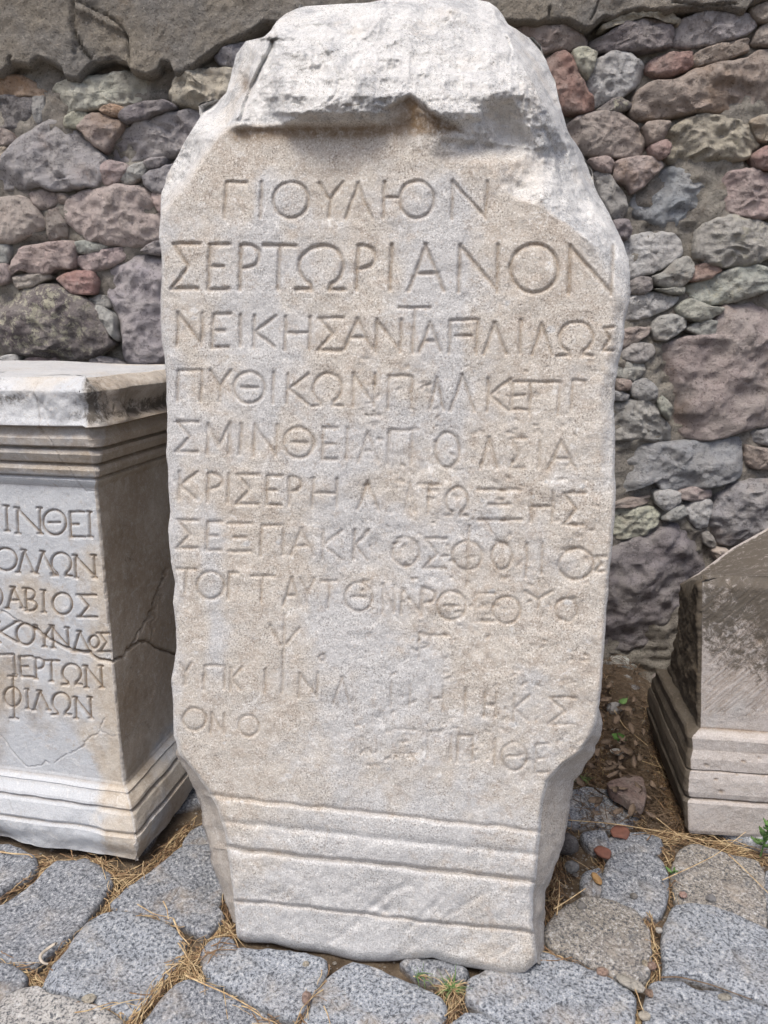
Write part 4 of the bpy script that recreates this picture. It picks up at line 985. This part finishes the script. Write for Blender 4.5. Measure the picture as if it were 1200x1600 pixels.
cob(0, 0, 1, [
 ('l',(322,1512),(340,1490),(380,1484),(440,1492),(503,1500),(505,1518),(478,1562),(462,1583),(440,1582),(407,1565),(371,1543),(340,1532)),
 ('l',(470,1625),(475,1600),(493,1558),(518,1525),(551,1504),(579,1511),(622,1529),(665,1547),(683,1558),(694,1572),(685,1600),(670,1650),(500,1660)),
 ('g',(630,1502),(680,1505),(728,1515),(722,1526),(690,1528),(655,1522)),
 ('l',(733,1530),(760,1520),(800,1506),(851,1492),(874,1500),(915,1515),(960,1537),(986,1556),(984,1600),(975,1660),(840,1660),(790,1596),(755,1576),(733,1562)),
 ('l',(696,1610),(730,1588),(758,1592),(800,1622),(815,1660),(690,1660))])
cob(750, 1200, 2.667, [
 ('s',(275,690),(330,615),(440,540),(560,570),(640,600),(688,660),(698,760),(690,860),(640,878),(560,868),(500,830),(400,780),(300,742)),
 ('g',(520,500),(540,400),(600,362),(700,370),(750,400),(770,450),(765,550),(740,605),(650,590),(560,550),(515,530)),
 ('g',(540,290),(680,268),(750,300),(740,345),(640,357),(545,345)), ('g',(430,280),(515,270),(525,320),(470,335)),
 ('g',(340,110),(450,90),(560,100),(640,130),(645,180),(640,225),(560,238),(440,230),(345,220)),
 ('s',(812,430),(830,355),(900,330),(1030,370),(1150,390),(1175,440),(1180,520),(1185,640),(1150,655),(1040,608),(940,572),(830,555)),
 ('g',(1200,430),(1330,440),(1330,700),(1210,655),(1195,520)),
 ('l',(772,760),(782,680),(822,585),(900,582),(1000,605),(1100,645),(1200,690),(1300,730),(1330,1000),(1200,965),(1080,925),(960,876),(860,856),(780,865)),
 ('l',(705,960),(740,895),(830,890),(900,935),(1000,945),(1120,975),(1200,1005),(1350,1060),(1350,1180),(690,1180)),
 ('g',(440,440),(500,420),(505,500),(460,520),(430,490))])
pav = empty('paving', (0, 0, 0)); tag(pav, kind='structure')
gc = {'g': (.235, .25, .275), 'l': (.30, .325, .36), 'c': (.42, .405, .38), 's': (.27, .245, .21)}
AXg, AYg, NZ = np.array([1., 0, 0]), np.array([0, 1., 0]), np.array([0, 0, 1.])
polysG = []; rg = np.random.RandomState(3)
for k, (col, pts) in enumerate(CB):
    P = ground(np.array([p[0] for p in pts]), np.array([p[1] for p in pts]), -.006)[:, :2]; polysG.append(P)
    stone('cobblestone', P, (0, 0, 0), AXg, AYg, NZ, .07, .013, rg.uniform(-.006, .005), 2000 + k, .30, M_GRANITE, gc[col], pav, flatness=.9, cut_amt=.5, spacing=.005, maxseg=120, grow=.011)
fillG = voronoi_fill(polysG, (-2.1, 2.1, .35, 2.0), (.235, .215), 1.0, rg, .022, .125, .2)
for k, P in enumerate(fillG):
    c = area_c(P)[1]
    if c[0] > .36 and c[1] > 1.70: continue
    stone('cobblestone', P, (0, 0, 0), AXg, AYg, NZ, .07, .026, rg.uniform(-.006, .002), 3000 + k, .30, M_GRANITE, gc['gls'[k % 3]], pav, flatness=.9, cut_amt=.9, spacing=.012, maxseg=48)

# ---------------------------------------------------------------- straw, litter, pebbles, weeds
def gz(x, y): return float(ground_h(np.array([x]), np.array([y]))[0])
class Strands:
    def __init__(s): s.V = []; s.F = []; s.n = 0
    def add(s, pts, w0, w1=None, sides=3):
        pts = np.asarray(pts, float); m = len(pts); w1 = w0 * .6 if w1 is None else w1
        T = np.gradient(pts, axis=0); T /= np.linalg.norm(T, axis=1, keepdims=True) + 1e-9
        up = np.array([0.1, .2, 1.]); S = np.cross(T, up); S /= np.linalg.norm(S, axis=1, keepdims=True) + 1e-9; U = np.cross(S, T)
        ws = np.linspace(w0, w1, m)[:, None, None]; a = np.arange(sides) * 2 * math.pi / sides
        ring = pts[:, None] + ws * (np.cos(a)[None, :, None] * S[:, None] + .7 * np.sin(a)[None, :, None] * U[:, None])
        s.V.append(ring.reshape(-1, 3)); s.F.append(quads(m, sides, True, s.n)); s.n += m * sides
        i0 = s.n - sides
    def build(s, name, mat, parent=None, org=(0, 0, 0)):
        o = obj(name, np_mesh(name, np.concatenate(s.V) - np.array(org), np.concatenate(s.F)), mat, parent)
        if any(org) and not parent: o.location = org
        return o
def strand(rng, c, ang, L, lift, curl, n=6):
    t = np.linspace(-.5, .5, n); x = t * L; yv = curl * L * (t ** 2 * 4 - .5) + rng.normal(0, .02 * L, n)
    z = lift * (1 - (2 * t) ** 2) * rng.uniform(.2, 1) + rng.normal(0, .0006, n) + t * rng.normal(0, .10) * L
    ca, sa = math.cos(ang), math.sin(ang)
    return np.column_stack([c[0] + x * ca - yv * sa, c[1] + x * sa + yv * ca, c[2] + z])
joints = [([(0,1388),(43,1366),(83,1340),(150,1338),(178,1358)],1.0,12,.5), ([(150,1338),(175,1360),(173,1405),(157,1425),(100,1475),(70,1530)],1.3,9,.7),
 ([(175,1360),(215,1368),(240,1345),(275,1310),(300,1280)],1.6,12,.5), ([(175,1365),(190,1400),(175,1415)],1.4,10,.7), ([(0,1497),(37,1508),(65,1530),(68,1545)],1.6,10,.8),
 ([(70,1552),(130,1570),(190,1585),(200,1600)],1.3,9,.8), ([(200,1600),(230,1565),(265,1525),(290,1500),(320,1485),(350,1440)],2.6,11,.75),
 ([(175,1420),(215,1428),(265,1438),(285,1470),(295,1500)],1.2,8,.8), ([(290,1505),(330,1545),(400,1590),(430,1600)],1.0,9,.8), ([(345,1380),(350,1420),(365,1470)],1.0,8,.3),
 ([(505,1515),(490,1550),(470,1590),(455,1610)],1.6,9,.45), ([(300,1490),(340,1480),(370,1478)],1.4,10,.4), ([(690,1530),(715,1550),(700,1590),(690,1610)],1.3,12,.45),
 ([(880,1280),(872,1330),(865,1400),(860,1440)],1.8,20,.3), ([(930,1300),(945,1350),(940,1390)],.9,12,.4), ([(1010,1400),(1015,1440),(1020,1500),(1012,1530)],1.3,8,.5),
 ([(850,1480),(900,1500),(960,1525)],.8,7,.4), ([(1000,1300),(1060,1300),(1120,1310),(1200,1330)],1.7,14,.6), ([(1040,1320),(1050,1360),(1045,1400)],1.2,14,.5),
 ([(990,1560),(1000,1600)],.8,8,.6), ([(920,1140),(940,1200),(960,1240),(1000,1275)],1.6,26,.35), ([(0,1335),(100,1345),(200,1362)],.8,7,.5), ([(1120,1350),(1180,1400)],.6,14,.6), ([(1012,1110),(1030,1200),(1062,1290)],2.0,13,.25), ([(905,1235),(960,1262),(1010,1285)],1.6,16,.45), ([(945,1090),(935,1150),(925,1210)],1.5,18,.3)]
rs_ = np.random.RandomState(21); light = Strands(); dark = Strands()
for pts, dens, spr, lf in joints:
    pts = np.array(pts, float); seg = np.linalg.norm(np.diff(pts, axis=0), axis=1)
    n = int(seg.sum() * dens * 1.15)
    for _ in range(n):
        k = rs_.choice(len(seg), p=seg / seg.sum()); u = rs_.rand()
        p = pts[k] + (pts[k + 1] - pts[k]) * u + rs_.normal(0, spr * .42, 2)
        g1, g2 = ground(*pts[k]), ground(*pts[k + 1]); dr = math.atan2(g2[1] - g1[1], g2[0] - g1[0])
        c = ground(*p); z = gz(c[0], c[1]); c = (c[0], c[1], z + abs(rs_.normal(.004, .011)))
        st = light if rs_.rand() < lf else dark
        L = rs_.choice([.02, .035, .06, .10], p=[.35, .35, .22, .08]) * rs_.uniform(.7, 1.3)
        st.add(strand(rs_, c, dr + rs_.normal(0, .55), L, L * .12, rs_.normal(0, .08)), rs_.uniform(.0006, .0018), sides=3)
tag(light.build('straw', M_STRAW), 'golden dry straw packed into the joints between the granite cobbles', 'straw', kind='stuff')
tag(dark.build('dry_grass', M_STRAW2), 'brown dead grass and roots matted between the cobbles', 'dry grass', kind='stuff')
# single long stalks that lie on top
def stalk(pxs_, w_, label, mat=M_STRAW, z0=.008):
    P = [ground(x, y, z0 + dz) for x, y, dz in pxs_]; P = np.array(P)
    t = np.linspace(0, 1, len(P)); tt = np.linspace(0, 1, 26)
    # smooth through the points
    Q = np.column_stack([np.interp(tt, t, P[:, k]) for k in range(3)])
    for _ in range(3): Q[1:-1] = (Q[:-2] + 2 * Q[1:-1] + Q[2:]) / 4
    s = Strands(); s.add(Q, w_, w_ * .6, 6); c = Q.mean(0)
    tag(s.build('straw_stalk', mat, org=tuple(c)), label, 'stalk')
stalk([(885,1281,.002),(960,1287,.01),(1040,1300,.012),(1110,1315,.008),(1160,1312,.004)], .0015, 'long pale stalk lying level across the cobbles below the altar base')
stalk([(1035,1375,.002),(1080,1355,.012),(1120,1335,.012),(1165,1300,.02)], .0014, 'pale stalk slanting up towards the foot of the altar base')
stalk([(1022,1275,.015),(1060,1305,.012),(1110,1325,.004)], .0014, 'straw stalk slanting down from the left foot of the altar base')
stalk([(1138,1335,.01),(1165,1360,.004),(1205,1400,.002)], .0017, 'straw stalk crossing the stained cobble at the right edge')
stalk([(866,1420,.01),(890,1405,.016),(915,1388,.02)], .0016, 'short tan stalk beside the lower right corner of the stele')
stalk([(870,1430,.006),(874,1400,.014),(874,1376,.024)], .0015, 'upright tan stalk touching the short slanting one by the stele')
stalk([(290,1524,.012),(320,1538,.006),(355,1553,.006),(400,1578,.003)], .0020, 'thick golden stalk reaching right over the bottom cobble')
stalk([(215,1413,.006),(240,1428,.012),(272,1435,.008)], .0016, 'golden stalk on the upper edge of the bright cobble')
stalk([(255,1408,.02),(261,1420,.018),(263,1436,.008)], .0015, 'bent straw tip standing above the bright cobble')
stalk([(271,1436,.01),(281,1460,.008),(296,1476,.006)], .0022, 'thick straw stalk at the right corner of the bright cobble')
stalk([(0,1331,.004),(20,1334,.01),(45,1335,.006),(51,1340,.004)], .0026, 'flat pale stalk under the left altar foot at the left edge')
stalk([(1033,1527,.006),(1060,1526,.012),(1110,1538,.012),(1175,1562,.002)], .0020, 'brown curved root along the crack of the lower right cobbles', M_TWIG)
stalk([(506,1572,.006),(512,1585,.01),(516,1600,.006)], .0014, 'thin yellow stalk on the bottom middle cobble')
stalk([(960,1110,.05),(975,1135,.04),(1012,1165,.03)], .0014, 'thin pale stalk over the leaf litter beneath the wall')

def lump(name, px, py, sx, sy, sz, mat, label, cat, seed=0, rot=0, col=None, z=None, amp=.25, group=None):
    sx, sy, sz = sx * .85, sy * .85, sz * .8
    c = ground(px, py); c = ground(px, py, max(0.0, gz(c[0], c[1]))) if z is None else ground(px, py, z)
    n, m = 14, 9; V = []
    for i in range(m + 1):
        ph = math.pi * i / m
        for j in range(n):
            a = 2 * math.pi * j / n; V.append((math.sin(ph) * math.cos(a), math.sin(ph) * math.sin(a), math.cos(ph)))
    V = np.array(V); f = 1 + amp * fbm(V + seed * 3.7, 1.3, 3, seed); F1_, tv_ = worley(V + seed * 5.1, .9, seed); V = V * (f + tv_ * amp * .6)[:, None]
    V = V * (sx, sy, sz); ca, sa = math.cos(rot), math.sin(rot); V = np.column_stack([V[:, 0] * ca - V[:, 1] * sa, V[:, 0] * sa + V[:, 1] * ca, V[:, 2]])
    o = obj(name, np_mesh(name, V, quads(m + 1, n, True, 0, flip=True), smooth=False), mat)
    o.location = (c[0], c[1], c[2] + sz * .55); o.color = (*(col or (.4, .38, .35)), 1); o['crust'] = 0.
    return tag(o, label, cat, group)
lump('pebble', 354, 1572, .010, .008, .007, M_RUBBLE, 'small white pebble beside the bottom cobble joint', 'pebble', 1, col=C_['wh']) if False else None
lump('pebble', 479, 1562, .011, .016, .010, M_RUBBLE, 'pinkish pebble wedged in the joint left of the middle cobble', 'pebble', 2, col=(.42,.30,.25))
lump('pebble', 478, 1508, .008, .007, .006, M_RUBBLE, 'tiny cream pebble on the cobble below the stele', 'pebble', 3, col=(.60,.55,.44))
lump('pebble', 140, 1562, .016, .010, .008, M_RUBBLE, 'cream pebble at the lower edge of the bright cobble', 'pebble', 4, col=(.55,.50,.40))
lump('stone_chip', 986, 1541, .034, .014, .013, M_RUBBLE, 'long whitish stone chip lying at the cobble junction, bottom right', 'stone chip', 5, R(-38), (.50,.47,.41))
lump('pebble', 941, 1521, .014, .011, .010, M_RUBBLE, 'pink pebble beside the long whitish chip', 'pebble', 6, col=(.42,.28,.22))
lump('pebble', 1018, 1512, .012, .011, .009, M_RUBBLE, 'reddish brown pebble in the joint above the bottom right cobbles', 'pebble', 7, col=(.30, .17, .12))
lump('pebble', 1008, 1508, .007, .010, .007, M_RUBBLE, 'cream pebble touching the reddish one in the right joint', 'pebble', 8, col=(.60,.52,.38))
lump('pebble', 1029, 1455, .009, .008, .007, M_RUBBLE, 'white pebble halfway up the right cobble joint', 'pebble', 9, col=(.6,.57,.52))
lump('pebble', 1007, 1590, .013, .012, .009, M_RUBBLE, 'cream pebble at the bottom end of the right joint', 'pebble', 10, col=(.60,.55,.46))
lump('pebble', 1014, 1554, .009, .011, .008, M_RUBBLE, 'small rusty brown pebble below the long whitish chip', 'pebble', 11, col=(.32, .20, .13))
lump('pebble', 908, 1418, .013, .011, .010, M_RUBBLE, 'grey pebble on the stained cobble right of the stele', 'pebble', 12, col=(.26,.25,.24))
lump('pebble', 990, 1402, .010, .009, .008, M_RUBBLE, 'dark grey pebble on the bluish square cobble', 'pebble', 13, col=(.16,.15,.14))
lump('pebble', 1110, 1406, .014, .012, .010, M_RUBBLE, 'grey pebble on the stained right cobble', 'pebble', 14, col=(.24,.24,.25))
lump('pebble', 1067, 1400, .011, .009, .008, M_RUBBLE, 'pink pebble left of the stained right cobble', 'pebble', 15, col=(.48,.31,.26))
lump('pebble', 1132, 1559, .016, .009, .006, M_RUBBLE, 'flat cream pebble on the bottom right cobble', 'pebble', 16, col=(.50,.47,.40))
lump('nut_husk', 932, 1375, .010, .024, .010, M_NUT, 'tan split nut husk standing in the litter by the bluish cobble', 'nut husk', 17, R(15))
lump('rubble_lump', 884, 1325, .034, .030, .030, M_RUBBLE, 'dark stone lump behind the lower right corner of the stele', 'stone', 18, col=(.05,.045,.05))
lump('rubble_lump', 893, 1358, .020, .016, .016, M_RUBBLE, 'grey stone bit among roots by the stele foot', 'stone', 19, col=(.22,.22,.22))
lump('rubble_lump', 980, 1040, .036, .03, .028, M_RUBBLE, 'round brownish pink stone at the wall foot', 'stone', 20, col=(.26,.16,.14), z=.06, amp=.15)
lump('rubble_lump', 974, 1068, .042, .03, .030, M_RUBBLE, 'whitish angular stone under the round pink one', 'stone', 21, col=(.50,.50,.50), z=.05)
lump('rubble_lump', 953, 1050, .030, .03, .032, M_RUBBLE, 'bluish grey stone at the wall foot beside the stele', 'stone', 22, col=(.24,.25,.28), z=.05)
lump('rubble_lump', 960, 1112, .030, .024, .026, M_RUBBLE, 'pale grey stone lying in the leaf litter', 'stone', 23, col=(.42,.42,.43), z=.03)
lump('rubble_lump', 990, 1082, .026, .020, .022, M_RUBBLE, 'small grey stone by the back corner of the altar base', 'stone', 24, col=(.30,.30,.32), z=.04)
lump('rubble_lump', 967, 1178, .030, .016, .012, M_RUBBLE, 'flat whitish stone splinter in the leaf litter', 'stone', 25, R(-20), (.48,.47,.45), z=.02)
# slab and shards
def shard(name, pts, z, th, mat, label, cat, col, seed, nrm=(0, 0, 1)):
    P = ground(np.array([p[0] for p in pts]), np.array([p[1] for p in pts]), z)[:, :2]
    o = stone(name, P, (0, 0, 0), AXg, AYg, NZ, -(z - th), min(.005, th * .5), z, seed, .35, mat, col, None, flatness=.95, cut_amt=1.5, spacing=.004, maxseg=40)
    return tag(o, label, cat)
shard('stone_slab', [(950,1222),(975,1214),(1003,1212),(1008,1235),(1005,1255),(992,1258),(975,1243),(958,1234)], .045, .03, M_RUBBLE, 'flat pinkish brown slab leaning in the litter between stele and altar base', 'stone slab', (.27,.19,.17), 51)
shard('terracotta_shard', [(957,1296),(963,1289),(976,1290),(982,1299),(976,1305),(960,1302)], .009, .008, M_TERRA, 'rounded terracotta shard on the small grey cobble', 'terracotta shard', (1,1,1), 52)
shard('terracotta_shard', [(930,1325),(936,1321),(952,1328),(951,1337),(943,1335),(936,1331)], .009, .008, M_TERRA, 'jagged terracotta shard nearer the stele', 'terracotta shard', (1,1,1), 53)
# curled white husk
s = Strands(); c0 = ground(78, 1490, .014); th_ = np.radians(np.linspace(80, 290, 18))
s.add(np.column_stack([c0[0] + .016 * np.cos(th_), c0[1] + .024 * np.sin(th_), c0[2] + .004 * np.sin(th_ * 2)]), .0042, .0026, 8)
tag(s.build('curled_husk', M_SHELL, org=tuple(c0)), 'curled whitish husk lying in the straw at the lower left', 'husk')

def leaf_mesh(L, W, curl, seed, fold=.25):
    n, m = 9, 5; V = []
    r = np.random.RandomState(seed)
    for i in range(n):
        t = i / (n - 1); w_ = W * (math.sin(math.pi * min(1, t * 1.02 + .01)) ** .8) * (1 - .25 * t) + .0002
        for j in range(m):
            u = (j / (m - 1) * 2 - 1)
            V.append(((t - .5) * L, u * w_ * .5 * (1 + .1 * r.normal()), curl * L * (t - .5) ** 2 * 2 + fold * abs(u) * w_ + .002 * r.normal() * (i % 2)))
    V = np.array(V); top = V; bot = V - (0, 0, .0005)
    F = np.concatenate([quads(n, m), quads(n, m, base=n * m, flip=True)])
    g_ = np.arange(n * m).reshape(n, m); sk = []
    for idx in (g_[:, 0], g_[:, -1][::-1], g_[0][::-1], g_[-1]): sk.append(np.stack([idx[:-1], idx[:-1] + n * m, idx[1:] + n * m, idx[1:]], -1))
    return np_mesh('leaf', np.concatenate([top, bot]), np.concatenate([F] + sk))
LM = [leaf_mesh(.055, .024, .3, 1), leaf_mesh(.045, .026, .8, 2, .1), leaf_mesh(.038, .016, -.5, 3), leaf_mesh(.062, .030, .5, 4, .4)]
for m_ in LM: m_.materials.append(M_LEAF)
rl_ = np.random.RandomState(8)
spots = [(945,1165),(930,1185),(958,1150),(975,1120),(985,1150),(1000,1190),(948,1195),(925,1210),(965,1205),(985,1220),(1005,1150),(940,1130),(950,1095),(990,1105),(1000,1225),(915,1195),(935,1240),(970,1165),(1010,1245),(960,1135),(978,1190),(995,1168),(1012,1262),(948,1110),(905,1225),(930,1160)] + [(x, y) for x, y in zip(rl_.uniform(925, 1040, 60), rl_.uniform(1085, 1280, 60)) if x < 1000 + max(0, y - 1150) * .45 and x > 905 + (1200 - y) * .3]
for k, (x, y_) in enumerate(spots):
    c = ground(x, y_, .03 + .03 * float(sst(1250, 1060, y_)))
    o = bpy.data.objects.new('dead_leaf', LM[k % 4]); link(o)
    o.location = (c[0], c[1], c[2] + rl_.uniform(-.004, .026)); o.rotation_euler = (rl_.normal(0, .5), rl_.normal(0, .4), rl_.uniform(0, 6.28)); o.scale = (rl_.uniform(.55, .9),) * 3
    tag(o, 'curled brown dead leaf in the litter ' + ('up against the wall foot' if y_ < 1140 else 'halfway between wall and paving' if y_ < 1215 else 'beside the pinkish stone slab'), 'dead leaf', 'dead leaves in the litter by the wall')
gl = bpy.data.objects.new('green_leaf', leaf_mesh(.062, .034, .3, 12, .3)); gl.data.materials.append(M_LEAFG); link(gl)
c = ground(969, 1155, .055); gl.location = tuple(c); gl.rotation_euler = (R(-30), R(10), R(115)); tag(gl, 'single bright green leaf lying on the brown leaf litter', 'green leaf')
gl = bpy.data.objects.new('olive_leaf', leaf_mesh(.042, .026, .6, 14, .3)); gl.data.materials.append(M_WEED); link(gl)
c = ground(973, 1098, .07); gl.location = tuple(c); gl.rotation_euler = (R(20), R(-10), R(35)); tag(gl, 'yellowish green leaf near the whitish stone at the wall foot', 'olive leaf')
# litter of twigs and bark bits, and grit, as uncountable stuff
tw = Strands()
for _ in range(2100):
    x, y_ = rs_.uniform(885, 1025), rs_.uniform(1060, 1290)
    x = rs_.uniform(890, np.interp(y_, [1050, 1150, 1250, 1295], [1003, 1010, 1040, 1068]))
    if x < 905 + max(0, (1200 - y_)) * .25: continue
    c = ground(x, y_); z = gz(c[0], c[1]) + .012 + abs(rs_.normal(0, .014)); L = rs_.uniform(.015, .07)
    tw.add(strand(rs_, (c[0], c[1], z), rs_.uniform(0, 6.28), L, L * .1, rs_.normal(0, .1), 5), rs_.uniform(.0006, .0016), sides=4)
tag(tw.build('twig_litter', M_TWIG), 'thin twigs and bark bits in the litter between the stele and the altar base', 'twig litter', kind='stuff')
Vg, Fg, ng = [], [], 0
ico = np.array([(0,0,1),(.9,0,.2),(.28,.85,.3),(-.72,.53,.2),(-.72,-.53,.3),(.28,-.85,.2),(0,0,-.6)]); icf = np.array([(0,1,2),(0,2,3),(0,3,4),(0,4,5),(0,5,1),(6,2,1),(6,3,2),(6,4,3),(6,5,4),(6,1,5)])
for _ in range(3600):
    if rs_.rand() < .3: x, y_ = rs_.uniform(860, 1030), rs_.uniform(1080, 1420)
    else: x, y_ = rs_.uniform(-20, 1220), rs_.uniform(1260, 1620)
    c = ground(x, y_, -.02); z = gz(c[0], c[1]); s_ = rs_.choice([.0018, .003, .005, .008], p=[.45, .35, .15, .05]) * rs_.uniform(.7, 1.2)
    a = rs_.uniform(0, 6.28); M2 = np.array([[math.cos(a), -math.sin(a), 0], [math.sin(a), math.cos(a), 0], [0, 0, rs_.uniform(.5, .9)]])
    Vg.append((ico * (1 + rs_.uniform(-.25, .25, (7, 1)))) @ M2.T * s_ + (c[0], c[1], z + s_ * .3)); Fg.append(icf + ng); ng += 7
og = obj('grit', np_mesh('grit', np.concatenate(Vg), np.concatenate(Fg), False), M_RUBBLE); og.color = (.36, .32, .27, 1); og['crust'] = 0.
tag(og, 'loose grit and crumbs of stone in the joints of the paving', 'grit', kind='stuff')

# weeds
def blade(s, base, d, L, w_, bend, rng):
    t = np.linspace(0, 1, 7)[:, None]; d = np.array(d, float); d /= np.linalg.norm(d)
    P = np.array(base) + d * t * L + np.array([0, 0, -1]) * bend * L * t ** 2 + rng.normal(0, .0006, (7, 3))
    s.add(P, w_, w_ * .15, 4)
def tuft(name, px, py, n, L, label, cat, ng_, lean=(0, -.3)):
    b0 = ground(px, py, -.005); rr = np.random.RandomState(int(px))
    e = empty(name, tuple(b0)); tag(e, label, cat)
    for k, (mt, cnt, nm) in enumerate(((M_WEED, ng_, 'green_blades'), (M_STRAW, n - ng_, 'dry_blades'))):
        s = Strands()
        for _ in range(cnt):
            a = rr.uniform(0, 6.28); q = b0 + (rr.normal(0, .006), rr.normal(0, .005), 0)
            blade(s, q, (math.cos(a) + lean[0], math.sin(a) * .7 + lean[1], rr.uniform(.3, 1.2)), L * rr.uniform(.5, 1.1), rr.uniform(.001, .0019), rr.uniform(.1, .8), rr)
        o = s.build(nm, mt); o.data.transform(__import__('mathutils').Matrix.Translation(-Vector(b0))); o.parent = e
tuft('grass_tuft', 706, 1545, 70, .050, 'grass tuft, half green and half dry, growing under the front of the stele', 'grass tuft', 30)
tuft('grass_sprig', 655, 1525, 20, .05, 'small green grass sprig creeping out left of the larger tuft', 'grass sprig', 15, (.6, -.3))
tuft('grass_sprig', 912, 1218, 26, .035, 'dark green grass sprig behind the lower right side of the stele', 'grass sprig', 24)
def weed(name, px, py, H, n, LL, label, cat, lean=0):
    b0 = ground(px, py, -.01); rr = np.random.RandomState(int(px) + 1)
    e = empty(name, tuple(b0)); tag(e, label, cat)
    s = Strands(); T = np.linspace(0, 1, 8)[:, None]; st = T * np.array([lean, -.02, H]); s.add(st, .0022, .0012, 6)
    o = s.build('stem', M_WEED, e)
    lm = leaf_mesh(LL, LL * .42, .4, 31, .2); lm.materials.append(M_WEED)
    for k in range(n):
        t = .25 + .75 * (k / (n - 1)) if n > 1 else 1; a = k * 2.4
        o = bpy.data.objects.new('leaf', lm); link(o, e); sc_ = 1 - .35 * t + .15 * rr.rand()
        el = .15 + .9 * t * rr.uniform(.6, 1.1)
        o.rotation_euler = (0, -el, a); o.scale = (sc_,) * 3
        d = Vector((math.cos(a) * math.cos(el), math.sin(a) * math.cos(el), math.sin(el))) * LL * .5 * sc_
        o.location = Vector((lean * t, -.02 * t, H * t)) + d
weed('weed', 1188, 1338, .105, 17, .034, 'leafy green weed growing against the foot of the altar base', 'weed')
weed('seedling', 1046, 1366, .022, 4, .020, 'tiny green seedling in the joint above the bluish square cobble', 'seedling')
